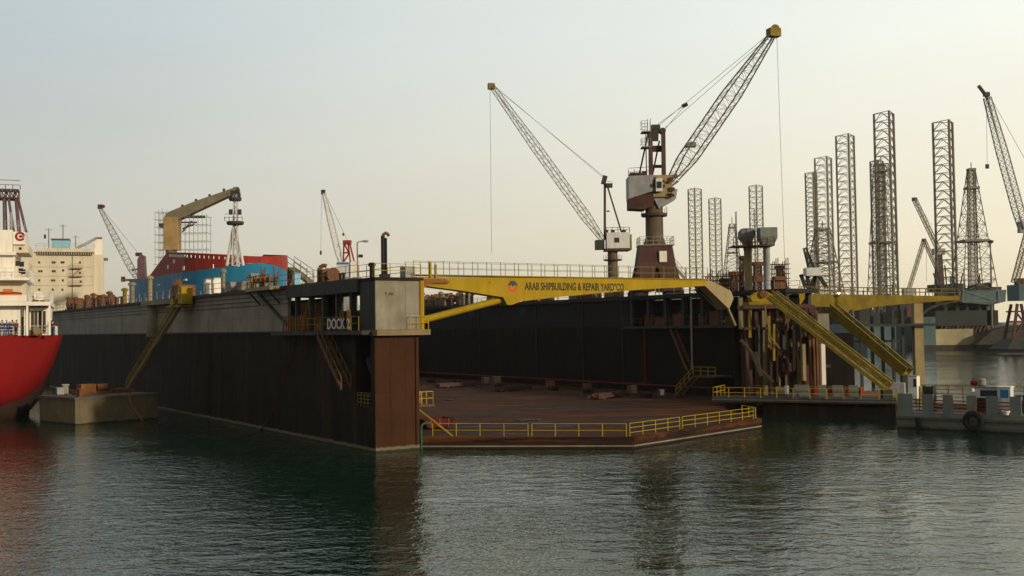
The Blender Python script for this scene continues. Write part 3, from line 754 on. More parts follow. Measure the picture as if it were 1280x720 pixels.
# yellow gantry platform at the top (belongs to dock)
gx = tp(236, 0, 372)
q = MB(); q.box(-2.0, -.36, gx - 2.5, gx + 2.4, 12.9, 13.15); q.build('gangway_landing', 'yellow_dirty', dock)
q = MB(); q.box(-1.7, -.4, gx - 2.9, gx - 1.3, 13.3, 15.3); q.box(-1.6, -.5, gx + 1.0, gx + 2.4, 12.9, 14.0); q.build('landing_housing', 'yellow', dock)
q = MB(); q.box(-1.5, .5, gx - 1, gx + 1.9, 14.3, 15.6)
for k in range(8): q.bar((-1.2, gx - 1 + k * .4, 14.2), (-1.2, gx - 1 + k * .4, 16 + (k % 3) * .2), .1)
q.build('rusty_platform', 'rust_orange', dock)
MB().path([(-2, gx + .3, 13.3), (-2.0, gx - 1.2, 13.4), (-2.0, gx - 2.0, 14.4), (-2, gx - 2.9, 14.5)], .08).build('landing_railing', 'cream', dock)

# ================================================================== PEOPLE
def skin_mesh(joints, edges, root, sub=1):
    me = bpy.data.meshes.new('s'); me.from_pydata([j[:3] for j in joints], edges, [])
    bm = bmesh.new(); bm.from_mesh(me); ly = bm.verts.layers.skin.verify()
    bm.verts.ensure_lookup_table()
    for i, j in enumerate(joints):
        bm.verts[i][ly].radius = (j[3], j[4] if len(j) > 4 else j[3]); bm.verts[i][ly].use_root = (i == root)
    bm.to_mesh(me); bm.free()
    o = bpy.data.objects.new('s', me); COL.objects.link(o)
    o.modifiers.new('k', 'SKIN'); m_ = o.modifiers.new('u', 'SUBSURF'); m_.levels = sub
    dg = bpy.context.evaluated_depsgraph_get()
    r = bpy.data.meshes.new_from_object(o.evaluated_get(dg)); bpy.data.objects.remove(o)
    return r
def person(label, loc, rz, top, legs, hat=None, lean=0.0, arm='down', group=None):
    J = [(0, 0, .95, .13, .10), (0, lean * .1, 1.2, .14, .10), (0, lean * .2, 1.42, .15, .09), (0, lean * .24, 1.54, .055), (0, lean * .26 - .01, 1.64, .08, .09), (0, lean * .27, 1.74, .07)]
    E = [(0, 1), (1, 2), (2, 3), (3, 4), (4, 5)]
    LJ = []; hands = []
    for sg in (-1, 1):
        k = len(J)
        if arm == 'rail': el = (sg * .24, -.14, 1.16); ha = (sg * .2, -.4, 1.1)
        elif arm == 'up' and sg > 0: el = (sg * .3, -.2, 1.45); ha = (sg * .25, -.35, 1.68)
        else: el = (sg * .25, .02, 1.14); ha = (sg * .26, -.08, .9)
        J += [(sg * .2, lean * .2, 1.41, .06), (*el, .045), (*ha, .03)]
        E += [(2, k), (k, k + 1), (k + 1, k + 2)]; hands.append((el, ha, sg))
        k = len(J)
        J += [(sg * .1, 0, .88, .09), (sg * .11, -.02, .5, .06), (sg * .12, 0.01, .09, .045), (sg * .13, -.16, .04, .04, .03)]
        E += [(0, k), (k, k + 1), (k + 1, k + 2), (k + 2, k + 3)]
    body = skin_mesh(J, E, 0)
    # fingers and nose merged into the body mesh
    mb = MB()
    for el, ha, sg in hands:
        el = Vector(el); ha = Vector(ha); d = (ha - el).normalized(); sd = Vector((0, 1, 0)) if abs(d.y) < .7 else Vector((1, 0, 0))
        for f_ in range(4):
            b0 = ha + d * .02 + sd * (f_ - 1.5) * .018
            ln_ = (.07, .085, .08, .06)[f_]
            m0 = b0 + d * ln_ * .6; mb.tube(b0, m0, .010, .009, 6); mb.tube(m0, m0 + (d + Vector((0, 0, -.5))).normalized() * ln_ * .5, .009, .007, 6)
        mb.tube(ha, ha + (d + sd * 1.2).normalized() * .06, .011, .008, 6)
    hz = 1.66; hy = lean * .26 - .1
    mb.add([(-.014, hy, hz - .02), (.014, hy, hz - .02), (0, hy - .025, hz - .02), (0, hy, hz + .03)], [(0, 1, 2), (0, 2, 3), (1, 3, 2), (0, 3, 1)])
    bm = bmesh.new(); bm.from_mesh(body); t2 = bpy.data.meshes.new('x'); t2.from_pydata(mb.v, [], mb.f); bm.from_mesh(t2); bm.to_mesh(body); bm.free()
    body.name = 'body'; body.materials.clear(); body.materials.append(M['skin'])
    for p in body.polygons: p.material_index = 0; p.use_smooth = True
    root = thing('person', label, 'person', loc, rz, group)
    o = bpy.data.objects.new('body', body); COL.objects.link(o); o.parent = root
    # clothes: same skeleton, slightly wider
    i = 0.016
    JT = [(x[0], x[1], x[2], *(r_ + i for r_ in x[3:])) for x in J]
    tj = [0, 1, 2, 6, 7, 13, 14]
    idx = {a_: b_ for b_, a_ in enumerate(tj)}
    JJ = [list(JT[a_]) for a_ in tj]
    for q_ in (4, 6):   # shorten the sleeve ends slightly past elbows
        pass
    JW = JJ + [[*(Vector(J[8][:3]).lerp(Vector(J[7][:3]), .12)), .045], [*(Vector(J[15][:3]).lerp(Vector(J[14][:3]), .12)), .045]]
    ed = [(0, 1), (1, 2), (2, 3), (3, 4), (4, 7), (2, 5), (5, 6), (6, 8)]
    jm = skin_mesh(JW, ed, 0); jm.name = 'jacket'; jm.materials.clear(); jm.materials.append(M[top])
    for p in jm.polygons: p.material_index = 0; p.use_smooth = True
    o = bpy.data.objects.new('jacket', jm); COL.objects.link(o); o.parent = root
    TJ = [[0, 0, .93, .145, .115], *[list(JT[k]) for k in (9, 10, 11)], *[list(JT[k]) for k in (16, 17, 18)]]
    tm = skin_mesh(TJ, [(0, 1), (1, 2), (2, 3), (0, 4), (4, 5), (5, 6)], 0); tm.name = 'trousers'; tm.materials.clear(); tm.materials.append(M[legs])
    for p in tm.polygons: p.material_index = 0; p.use_smooth = True
    o = bpy.data.objects.new('trousers', tm); COL.objects.link(o); o.parent = root
    hc = (0, lean * .27 + .0, 1.70)
    if hat: MB().lathe([(.13, 0), (.13, .02), (.11, .03), (.1, .09), (.06, .13), (.01, .145)], hc, 14).build('hard_hat', hat, root, smooth=True)
    else: MB().lathe([(.09, -.02), (.098, .03), (.085, .08), (.05, .11), (.01, .12)], (hc[0], hc[1] + .015, hc[2]), 12).build('hair', 'black', root, smooth=True)
    fm = MB()
    for sg in (-1, 1):
        fm.box(sg * .033 - .012, sg * .033 + .012, hy - .003, hy + .01, 1.675, 1.69)
    fm.box(-.025, .025, hy - .002, hy + .01, 1.6, 1.607)
    fm.build1('face', 'black', root)
    for sg in (-1, 1):
        MB().box(sg * .13 - .05, sg * .13 + .05, -.23, .07, 0, .1).build('boot', 'black', root)
    return root

# ================================================================== RED SHIP (left)
SY = 130.0
SROT = R(21)
fy = -7.3
_e = P(75.5, 420, SY)
SL = Vector((_e.x, _e.y, 0)) - Matrix.Rotation(SROT, 3, 'Z') @ Vector((0, -5.2, 0))
SF = Frame(SL, SROT)
ship = thing('cargo_ship', 'red hulled ship with white superstructure, its curved stern end beside the dock', 'ship', SL, SROT)
def lx(px, py=400): return SF.x(px, py, fy)
def sz(px, py): return SF.z(px, py, fy)
prof = [(75.5, 420), (74, 428), (70, 441), (65, 455), (58, 470), (49, 484), (38, 496), (24, 506), (8, 513), (-20, 520), (-60, 527)]
st_list = [(SF.x(px, py, -5.2 - min(2.1, (75.5 - px) * .06)), SF.z(px, py, -5.2 - min(2.1, (75.5 - px) * .06))) for px, py in prof]
print('ship', [(round(a, 1), round(b, 1)) for a, b in st_list])
st_list = [(x + (0 if i == 0 else .0), z) for i, (x, z) in enumerate(st_list)]
st_list = st_list + []
zd = sz(60, 419)
st_list = [p for p in st_list if p[0] > -30] + [(-34, -2.0), (-60, -2.0)]
def loft(secs, name, m, par, cap=True):
    mb = MB(); n = len(secs[0])
    for s in secs: mb.v += [tuple(p) for p in s]
    for i in range(len(secs) - 1):
        for j in range(n - 1):
            mb.f.append((i * n + j, i * n + j + 1, (i + 1) * n + j + 1, (i + 1) * n + j))
    if cap: mb.f.append(tuple(range(n))); mb.f.append(tuple(range((len(secs) - 1) * n, len(secs) * n))[::-1])
    return mb.build(name, m, par, smooth=True)
secs = []
for i, (x, zb) in enumerate(st_list):
    hb = 8.0 * min(1, .62 + .38 * (-x / 10)); s = []
    for k in range(17):
        a_ = PI * k / 16
        y = -hb * math.copysign(abs(math.cos(a_)) ** .55, math.cos(a_)); z = zd - (zd - zb) * (math.sin(a_) ** .6)
        s.append((x, y, z))
    secs.append(s)
loft(secs, 'hull', 'hull_red', ship)
secs2 = []
for i, (x, zb) in enumerate(st_list[3:]):
    s = []; hb = 5.2 * min(1, .35 + .65 * i / 6)
    for k in range(17):
        a_ = PI * k / 16
        y = -hb * math.copysign(abs(math.cos(a_)) ** .7, math.cos(a_)); z = zb + .35 - (2.6 if i < 9 else 1.5) * (math.sin(a_) ** .8)
        s.append((x - .6, y, z))
    secs2.append(s)
loft(secs2, 'lower_hull', 'hull_brown', ship)
MB().box(-5.4, -3.6, -.25, .25, -2, 3.2).build('rudder', 'hull_brown', ship)
MB().prism([(-60, -7.4), (-8, -7.4), (-.5, -5), (-.5, 5), (-8, 7.4), (-60, 7.4)], zd - .1, zd + .02, 'z').build('deck', 'tan', ship)
q = MB(); q.rail([(-30, fy - .1, zd), (-8, fy - .1, zd), (-.6, -4.9, zd), (-.6, 4.9, zd)], 1.1, 1.5, .05, (.35, .7, 1.1)); q.build('deck_railing', 'crane_white', ship)
z1 = sz(30, 382); z2 = sz(30, 350); z3 = sz(20, 318); z4 = sz(10, 286)
xa = lx(33, 400); xb = lx(62, 400); xc = lx(36, 340)
MB().box(-40, xa - .2, fy + 1.4, 6, zd, z1).build('deckhouse', 'white', ship)
MB().box(xa + .2, xb - .1, fy + 2.4, 5.4, zd, z1 - .2).build('deckhouse', 'white', ship)
dw = MB()
for px in (37.5, 42, 47, 52.5): x = lx(px, 400); dw.box(x, x + .32, fy + 2.34, fy + 2.4, zd + .2, z1 - .6)
dw.box(lx(26, 400), lx(29, 400), fy + 1.34, fy + 1.4, zd + .1, zd + 2.2)
dw.build('doorway', 'window_brown', ship)
cc = MB()
for px in (34, 62): x = lx(px, 400); cc.box(x - .12, x + .12, fy, fy + .3, zd, z1)
cc.build('deck_pillar', 'white', ship)
MB().box(-40, xb + .15, fy - .1, 6.2, z1, z1 + .45).build('boat_deck', 'white', ship)
MB().box(-40, xc - .2, fy - .1, 6.2, z1 + .46, z1 + 1.2).build('bulwark', 'white', ship)
MB().rail([(xc, fy, z1 + .45), (xb, fy, z1 + .45), (xb, 5, z1 + .45)], 1.1, 1.3, .05, (.35, .7, 1.1)).build('deck_railing', 'crane_white', ship)
MB().box(-40, lx(31, 360), fy + 2.2, 5, z1 + .45, z2).build('deckhouse', 'ship_cream', ship)
MB().box(-40, lx(36, 350), fy + .2, 5.5, z2, z2 + .3).build('bridge_deck', 'white', ship)
MB().rail([(-30, fy + .3, z2 + .3), (lx(36, 350), fy + .3, z2 + .3), (lx(36, 350), 5, z2 + .3)], 1.1, 1.2, .05, (.35, .7, 1.1)).build('deck_railing', 'crane_white', ship)
MB().box(-40, lx(17, 330), fy + 1.8, 4.5, z2 + .3, z3).build('deckhouse', 'white', ship)
MB().box(lx(17, 330), lx(34, 330), fy + 3.4, 4.0, z2 + .3, z3 - .6).build('deckhouse', 'ship_cream', ship)
MB().box(-40, lx(19, 318), fy + 1.0, 4.8, z3, z3 + .35).build('upper_deck', 'white', ship)
MB().box(-40, lx(14.5, 300), fy + 1.6, 3.5, z3 + .35, z4).build('funnel_house', 'white', ship)
fu = MB().box(lx(15, 300), lx(30.5, 300), fy + 1.7, 3.0, sz(20, 304), sz(20, 288)); fu.build('funnel', 'white', ship)
MB().box(lx(15, 310), lx(35, 310), fy + 2.1, 3.0, z3 + .35, sz(20, 304) - .02).build('funnel_base', 'ship_cream', ship)
ctr = (lx(24, 295), fy + 1.66, sz(24, 294))
disc(MB(), (ctr[0], ctr[2]), .3, .55, .25, 2 * PI - .5, ctr[1], 24).build('funnel_emblem', 'ship_red', ship)
disc(MB(), (ctr[0] + .04, ctr[2]), .0, .17, 0, 2 * PI, ctr[1], 16).add([(ctr[0] - .05, ctr[1], ctr[2] - .08), (ctr[0] + .5, ctr[1], ctr[2] - .12), (ctr[0] + .5, ctr[1], ctr[2] + .02), (ctr[0] - .05, ctr[1], ctr[2] + .08)], [(0, 1, 2, 3)]).build('funnel_emblem', 'ship_red', ship)
wn = MB()
for px, py in ((20, 327), (25, 328), (24, 336), (27, 338)):
    x = lx(px, py); z = sz(px, py); wn.box(x - .25, x + .25, fy + 3.34, fy + 3.4, z - .3, z + .3)
for px, py in ((24, 309),): x = lx(px, py); z = sz(px, py); wn.box(x - .15, x + .15, fy + 2.05, fy + 2.1, z - .15, z + .15)
wn.build('window', 'window', ship)
# mast tower (purple)
mtop = sz(10, 243); q = MB()
cx0 = lx(-6, 260); legs = [(lx(3, 285), lx(2, 243)), (lx(15, 285), lx(8, 243)), (lx(21, 285), lx(17, 243)), (lx(31, 285), lx(20, 243))]
for xb_, xt_ in legs:
    q.tube((xb_, fy + 3.2, z4 - .1), (xt_, fy + 3.6, mtop), .16)
for xb_, xt_ in legs[::2]:
    q.tube((xb_, fy + 6.2, z4 - .1), (xt_, fy + 5.6, mtop), .16)
q.build('mast_leg', 'purple_steel', ship)
q = MB().lattice((lx(-25, 238), fy + 4.6, mtop + .5), (lx(20.5, 238), fy + 4.6, mtop + .5), 2.2, 2.2, 1.0, 1.0, 8, .14, .1)
q.box(lx(-25, 238), lx(21, 238), fy + 3.4, fy + 5.8, mtop - .1, mtop + .1); q.rail([(lx(-25, 238), fy + 3.4, mtop + 1), (lx(23, 238), fy + 3.4, mtop + 1)], .5, .8, .06)
q.build('mast_platform', 'crane_brown', ship)
q = MB().rail([(lx(5, 285), fy + 1.7, z4), (lx(30, 288), fy + 1.7, z4)], 1.0, .8, .05); q.tube((lx(12, 285), fy + 2.5, z4), (lx(12, 285), fy + 2.5, z4 + 2.2), .15); q.build('mast_railing', 'crane_grey', ship)
# life boat / gear on lower decks
lb = thing('rescue_boat', 'small orange boat on the ship deck behind the white bulwark', 'rescue boat', SF.w(lx(9, 368), fy + 1.0, z1 + .95), SROT)
loft([[(x, -w, .45), (x, -w * .9, .1), (x, 0, -.25 + abs(x) * .1), (x, w * .9, .1), (x, w, .45), (x, 0, .75 - abs(x) * .1)] for x, w in ((-1.5, .1), (-1, .45), (0, .6), (1, .45), (1.5, .1))], 'boat_hull', 'orange_paint', lb)
MB().box(-.5, .5, -.3, .3, .6, 1.0).build('canopy', 'orange_paint', lb)
wq = winch('cream winch on the ship deck behind the rail', SF.w(lx(45, 410), fy + 1.0, zd + .03), 'tan', .6)
winch('pale round winch on the white upper deck of the red ship', SF.w(lx(47, 372), fy + 1.2, z1 + .45), 'white', .75)
py_ = fy + .7
person('person in blue coveralls at the ship rail, nearest the left picture edge', SF.w(lx(2, 414), py_, zd + .02), .2, 'cloth_blue', 'cloth_blue', None, 0)
person('person in bright blue coveralls leaning on the ship rail beside another', SF.w(lx(9, 414), py_, zd + .02), .0, 'cloth_blue', 'cloth_blue', 'light_blue', -1, 'rail')
person('person in blue coveralls and dark hat bending toward the group', SF.w(lx(13, 414), py_ + .3, zd + .02), .9, 'cloth_blue', 'cloth_dark', None, -1.2, 'rail')
person('person in a dark red top standing right of the group at the doorway', SF.w(lx(20, 414), py_, zd + .02), -.4, 'cloth_red', 'cloth_dark')
person('person in dark blue clothes standing at the stern rail', SF.w(lx(65, 414), -5.6, zd + .02), .3, 'cloth_dark', 'cloth_blue', None, 0, 'rail')
person('person with a white hat in dark blue clothes at the stern corner', SF.w(lx(70, 414) - .5, -5.2, zd + .02), -.5, 'cloth_blue', 'cloth_dark', 'white', -.5, 'up')

# ================================================================== CREAM SHIP ACCOMMODATION (behind)
CY = 262.0
CF = Frame((P(37, 372, CY).x, CY, 0), R(20))
cs = thing('cargo_ship', 'cream accommodation block of a ship with small square windows and blue rooftop cabin', 'ship', CF.w(0, 0, 0), R(20))
def cx(px, py=340): return CF.x(px, py, 0)
def cz(px, py): return CF.z(px, py, 0)
zt = cz(60, 315)
MB().box(cx(25), cx(117), 0, 14, 14, zt).build('accommodation_block', 'ship_cream', cs)
MB().box(cx(117.2), cx(129.5), .6, 13, 12, cz(122, 318)).build('stair_tower', 'ship_cream', cs)
MB().box(cx(118), cx(128), 1.2, 5, cz(122, 318), cz(122, 298)).build('funnel', 'white', cs)
MB().box(cx(118.4), cx(127.6), 1.0, 4.8, cz(122, 298), cz(122, 296)).build('funnel_cap', 'rust', cs)
MB().box(cx(45), cx(118), -.9, 10, zt, zt + .9).build('bridge_wing', 'ship_cream', cs)
MB().box(cx(47), cx(115), -.6, 9, zt - .7, zt - .02).build('bridge_window', 'window_brown', cs)
q = MB()
for x in range(47, 116, 3): q.box(cx(x), cx(x + .7), -.64, -.6, zt - .7, zt)
q.build('window_post', 'ship_cream', cs)
MB().box(cx(64), cx(86.5), 2, 7, zt + .9, cz(75, 299)).build('rooftop_cabin', 'light_blue', cs)
MB().box(cx(63), cx(87), 1.6, 7.4, cz(75, 299), cz(75, 297.5)).build('cabin_roof', 'rust', cs)
for px, py in ((49, 328), (66, 328), (68.3, 328), (77, 328), (79.5, 328), (49, 339), (52, 339), (66, 339), (68.5, 339), (79, 338), (49, 350.5), (65, 350.5), (68, 350.5), (78.5, 350.5), (49, 362), (66, 362), (78, 362), (100, 328), (100, 341), (101, 352)):
    x = cx(px, py); z = cz(px, py); w_ = MB().box(x - .22, x + .22, -.06, -.0, z - .26, z + .26).build('window', 'window_brown', cs)
q = MB()
for z in (cz(80, 334), cz(80, 345.5), cz(80, 357)): q.box(cx(25), cx(117), -.03, 0, z, z + .06)
q.box(cx(90), cx(91), -.1, 0, 14, zt); q.build('plate_line', 'tan', cs)
q = MB()
for z0 in (cz(95, 336), cz(95, 346), cz(95, 357)):
    q.box(cx(88), cx(103), -1.1, 0, z0, z0 + .12); q.rail([(cx(88), -1.0, z0 + .1), (cx(103), -1.0, z0 + .1)], 1, .9, .05)
q.bar((cx(90), -.6, cz(95, 346)), (cx(101), -.6, cz(95, 336)), .3, .12); q.build('side_platform', 'tan', cs)
q = MB()
for px, p0_, p1_ in ((60, 310, 284), (78, 300, 279), (94, 308, 293)):
    q.tube((cx(px), 3, cz(px, p0_)), (cx(px), 3, cz(px, p1_)), .13); q.bar((cx(px - 5), 3, cz(px, p1_ + 2)), (cx(px + 5), 3, cz(px, p1_ + 2)), .12)
q.rail([(cx(45), -.7, zt + .9), (cx(118), -.7, zt + .9)], 1.0, 1.8, .06); q.build('mast', 'rail_grey', cs)
q = MB().box(cx(54), cx(56.5), 2.5, 3, cz(55, 297), cz(55, 292)); q.build('radar', 'black', cs)
MB().bar((cx(92), 1, cz(92, 312)), (cx(121), 1, cz(121, 297)), .9, .6).build('funnel_brace', 'crane_grey', cs)
MB().prism([(cx(5), 2), (cx(135), 2), (cx(160), 9), (cx(135), 16), (cx(5), 16)], -1, 14, 'z').build('hull', 'hull_brown', cs)
MB().box(cx(129.6), cx(135), .8, 3, cz(130, 325), cz(130, 322)).build('wing_ledge', 'tan', cs)

# ================================================================== BLUE SHIP IN THE DOCK
bs = thing('dry_docked_ship', 'blue ship with a red upper bulwark standing in the far part of the dock', 'ship', DW(27, 102, 0), DTH)
BL = 52.0
def bsx(px, py, s): # dock local -> ship local
    p = on_s(px, py, s); return p - Vector((33, 117, 0))
zb1 = on_s(324, 328.5, 27).z   # blue/red boundary at the bow
def half(t):
    # half beam at deck for distance t behind the bow
    return 9.2 * min(1, (max(t, 0) / 11.0)) ** .5 + .25
secs = []
NB = 16
port = lambda t: 27 - half(t)
# heights along the port side from the photograph's sheer
def hz(px, py):
    # find t where port side meets this ray
    t = 0
    for _ in range(40):
        p = on_s(px, py, port(t)); t = t * .5 + .5 * (p.y - 102)
        t = max(0, min(BL, t))
    return t, p.z
pr_red = [(0, on_s(324, 320.5, 27).z)] + [hz(px, py) for px, py in ((280, 318), (240, 316), (209, 315))]
pr_blu = [(0, zb1)] + [hz(px, py) for px, py in ((280, 334), (240, 339), (200, 345), (180, 348))]
def interp(tab, t):
    tab = sorted(tab)
    if t <= tab[0][0]: return tab[0][1]
    for (a0, b0), (a1, b1) in zip(tab, tab[1:]):
        if t <= a1: return b0 + (b1 - b0) * (t - a0) / max(1e-6, a1 - a0)
    return tab[-1][1]
print('blue ship', [(round(a, 1), round(b, 1)) for a, b in pr_red], [(round(a, 1), round(b, 1)) for a, b in pr_blu])
for k in range(NB + 1):
    t = BL * (k / NB) ** 1.4; h = half(t); zd_ = interp(pr_blu, t)
    s = []
    flare = min(1, t / 20)
    for j in range(15):
        u = j / 14 * 2 - 1; a_ = abs(u)
        y = math.copysign(h * (1 - (1 - a_) ** 2.2 * (1.0)), u) if a_ > 0 else 0
        zz = 1.9 + (zd_ - 1.9) * a_ ** (2.2 + 2 * flare)
        tt = t + (1 - a_) * 4 * (1 - flare)
        s.append((y, tt, zz))
    secs.append(s)
loft(secs, 'hull', 'hull_blue', bs)
TE = hz(209, 315)[0]; TL = hz(186, 346)[0]; print('TE', TE, TL)
q = MB(); ts = [0, .4, 1, 2, 3.5, 6, 9, 12, 18, 25, 32, TE]
ts = [t for t in ts if t <= TE - 1 or t == TE] 
for sgn in (-1, 1):
    lo_ = [(sgn * half(t), t, interp(pr_blu, t)) for t in ts] + [(sgn * half(TL), TL, interp(pr_blu, TL))]
    hi_ = [(sgn * half(t), t, interp(pr_red, t)) for t in ts] + [(sgn * half(TL), TL, interp(pr_blu, TL) + .2)]
    n = len(lo_)
    inn = [(x - sgn * .3, y, z) for x, y, z in lo_]; inh = [(x - sgn * .3, y, z) for x, y, z in hi_]
    q.add(lo_ + hi_ + inn + inh, [(i, i + 1, n + i + 1, n + i) for i in range(n - 1)] + [(2 * n + i, 2 * n + i + 1, 3 * n + i + 1, 3 * n + i) for i in range(n - 1)] + [(n + i, n + i + 1, 3 * n + i + 1, 3 * n + i) for i in range(n - 1)])
q.build('bulwark', 'ship_red', bs)
q = MB(); rr = random.Random(2)
for k in range(20):
    t = 3 + k * (TE - 4) / 20; z = interp(pr_red, t) - .6
    q.box(-half(t) - .08, -half(t) + .05, t, t + .5, z - .25, z + .2)
for t, dz in ((5, 2), (12, 2.6), (18, 1.5), (22, 2.6)): q.box(-half(t) - .1, -half(t) + .05, t, t + .9, interp(pr_red, t) - dz - .5, interp(pr_red, t) - dz + .2)
q.build('freeing_port', 'white', bs)
q = MB()
for t, dz in ((11, 1.6), (28, 1.8), (33, 1.6)): q.box(-half(t) - .1, -half(t) + .2, t, t + 1.4, interp(pr_blu, t) - dz, interp(pr_blu, t) - dz + .3)
q.build('hull_marking', 'white', bs)
MB().box(-9, 9, 14, BL - 2, zb1 - 1.5, zb1 - 1).build('deck', 'tan', bs)
# superstructure-free aft deck crane on ship
CT, _ = hz(214, 300); CT = min(CT, TE - 2) if CT > TE - 2 else CT
pc = on_s(214, 318, 22); Yc = (DM @ pc).y; base = P(214, 318, Yc)
print('ship crane Y', Yc)
scn = thing('ship_crane', 'tan cargo crane on the blue ship with its heavy boom reaching to the right', 'crane', (base.x, base.y, base.z - 4))
def wl_(px, py, Y=Yc): return P(px, py, Y) - Vector((base.x, base.y, base.z - 4))
q = MB(); r0 = (wl_(222, 300) - wl_(206, 300)).x / 2
q.tube((0, 0, 0), wl_(214, 290) * 1, r0 * .95, r0 * .8, 16); q.build('pedestal', 'tan', scn, smooth=True)
a = wl_(207.3, 313); b_ = wl_(224.2, 272)
MB().box(a.x, b_.x, -1.3, 1.3, a.z, b_.z).build('turret', 'crane_tan_lit', scn)
o1 = [wl_(*p) for p in ((207, 279), (207.5, 270), (212.5, 265.5), (243, 253), (292, 236), (297, 234.5), (297, 241.5), (278, 250), (243, 266.5), (227, 274), (224, 276), (207.3, 279))]
MB().prism([(p.x, p.z) for p in o1], -1.0, 1.0, 'y').build('boom', 'boom_tan', scn)
q = MB()
for px, py in ((228, 259), (245, 252), (262, 246), (280, 239)):
    p = wl_(px, py); q.box(p.x - .18, p.x + .18, -.3, .3, p.z - .3, p.z + .5)
p = wl_(295, 238); q.box(p.x - .3, p.x + .5, -.8, .8, p.z - .6, p.z + .6)
q.build('boom_fitting', 'dark_plate', scn)
q = MB(); p = wl_(200, 282); q.box(p.x, a.x, -.8, .8, p.z - .4, p.z + .4); p0_ = wl_(226, 271); p1_ = wl_(256, 271); q.bar(p0_, p1_, .5, .5); q.bar(wl_(226, 278), wl_(246, 278), .3, .3); q.bar(wl_(228, 286), wl_(243, 280), .3); q.bar(wl_(228, 290), wl_(240, 276), .25)
q.build('crane_arm', 'dark_plate', scn)
# scaffolding round crane
def scaffold(label, px0, px1, py0, py1, Y, nx, nz, dep=3.0, m='lattice', r=.09):
    a = P(px0, py0, Y); b_ = P(px1, py1, Y)
    t = thing('scaffold', label, 'scaffold', (a.x, Y, a.z))
    W = b_.x - a.x; H = b_.z - a.z; q = MB()
    for i in range(nx + 1):
        for y in (0, dep): q.tube((W * i / nx, y, 0), (W * i / nx, y, H + (i % 3) * .4), r, n=6)
    q.build('standard', m, t); q = MB()
    for k in range(1, nz + 1):
        for y in (0, dep): q.tube((-.3, y, H * k / nz), (W + .3, y, H * k / nz), r * .8, n=6)
        for i in range(nx + 1): q.tube((W * i / nx, 0, H * k / nz), (W * i / nx, dep, H * k / nz), r * .8, n=6)
    q.build('ledger', m, t); return t
scaffold('thin scaffold grid left of the tan ship crane', 194, 207, 340, 265, Yc - 1, 3, 8, 3.0, 'rail_grey', .045)
scaffold('thin scaffold grid under the boom of the tan ship crane', 226, 258, 322, 270, Yc - 1, 6, 5, 3.0, 'rail_grey', .045)
# foremast
Ym = (DM @ on_s(292, 330, 17.2)).y; mb_ = P(294, 332, Ym)
fm = thing('foremast', 'pale tripod lattice mast with two round platforms rising from the blue ship', 'mast', (mb_.x, mb_.y, mb_.z))
def ml(px, py): return P(px, py, Ym) - mb_
q = MB()
for px0, px1 in ((283.5, 291.5), (304, 296)): q.tube(ml(px0, 332), ml(px1, 285) + Vector((0, 0, 0)), .24, .2)
q.tube(ml(294, 332) + Vector((0, 2, 0)), ml(294, 285) + Vector((0, .5, 0)), .2); q.build('mast_leg', 'crane_white', fm)
q = MB()
for k in range(1, 5):
    y_ = 332 - 11 * k; w_ = 10.2 - 8 * (k * 11 / 47) * 1.0; q.bar(ml(294 - w_, y_), ml(294 + w_, y_), .15)
q.bar(ml(286, 330), ml(302, 320), .12); q.bar(ml(302, 330), ml(286, 320), .12)
q.build('cross_bar', 'crane_white', fm)
h_ = ml(294, 240).z
MB().lattice(ml(294, 332), ml(294.5, 243), .75, .5, .75, .5, 9, .16, .08).build('mast_column', 'crane_white', fm)
for py, r_ in ((281, 1.35), (251, 1.0)):
    c_ = ml(294, py); mq = MB().lathe([(r_ * .9, 0), (r_, .2), (r_, .5)], c_, 14); mq.rail([(c_.x - r_, c_.y - r_ * .8, c_.z + .5), (c_.x + r_, c_.y - r_ * .8, c_.z + .5)], .7, .7, .06); mq.build('platform', 'dark_plate', fm)
q = MB()
for py, dx in ((265, 5), (265, -5), (246, 4), (242, -3), (240, 3)): p = ml(294 + dx, py); q.box(p.x - .3, p.x + .3, -.3, .3, p.z - .4, p.z + .4); q.bar(ml(294, py), p, .1)
q.build('mast_light', 'dark_plate', fm)
# ================================================================== CRANES
# --- big level luffing crane on the far wing
s1 = SR + 2.2
tb_ = tp(819, s1, 368); b0 = DW(s1, tb_, ZR)
YC = b0.y
def g(px, py, Y=None): return P(px, py, Y or YC) - b0
c1_ = thing('dock_crane', 'largest dock crane with brown portal base, grey cab house and long jib rising right', 'crane', b0)
zt_ = g(818, 308).z
q = MB()
def frustum(mb, x0, x1, y0, y1, z0, X0_, X1_, Y0_, Y1_, z1_):
    mb.add([(x0, y0, z0), (x1, y0, z0), (x1, y1, z0), (x0, y1, z0), (X0_, Y0_, z1_), (X1_, Y0_, z1_), (X1_, Y1_, z1_), (X0_, Y1_, z1_)],
           [(3, 2, 1, 0), (4, 5, 6, 7), (0, 1, 5, 4), (1, 2, 6, 5), (2, 3, 7, 6), (3, 0, 4, 7)])
xl, xr = g(798, 308).x, g(838, 308).x; bl_, br_ = g(788, 347).x, g(850, 347).x; zm = g(818, 334).z; zk = g(818, 347).z
frustum(q, g(795, 334).x, g(842, 334).x, -2.4, 2.4, zm, xl, xr, -1.9, 1.9, zt_)
for sgx in (0, 1):
    xo = bl_ if sgx == 0 else br_; xi = xo + (3.0 if sgx == 0 else -3.0); xt = g(795, 334).x if sgx == 0 else g(842, 334).x
    xti = xt + (2.4 if sgx == 0 else -2.4)
    for y0 in (-2.8, 1.2):
        frustum(q, min(xo, xi), max(xo, xi), y0, y0 + 1.6, .6, min(xt, xti), max(xt, xti), y0 + .3, y0 + 1.5, zm)
q.build('portal_base', 'crane_brown', c1_)
q = MB()
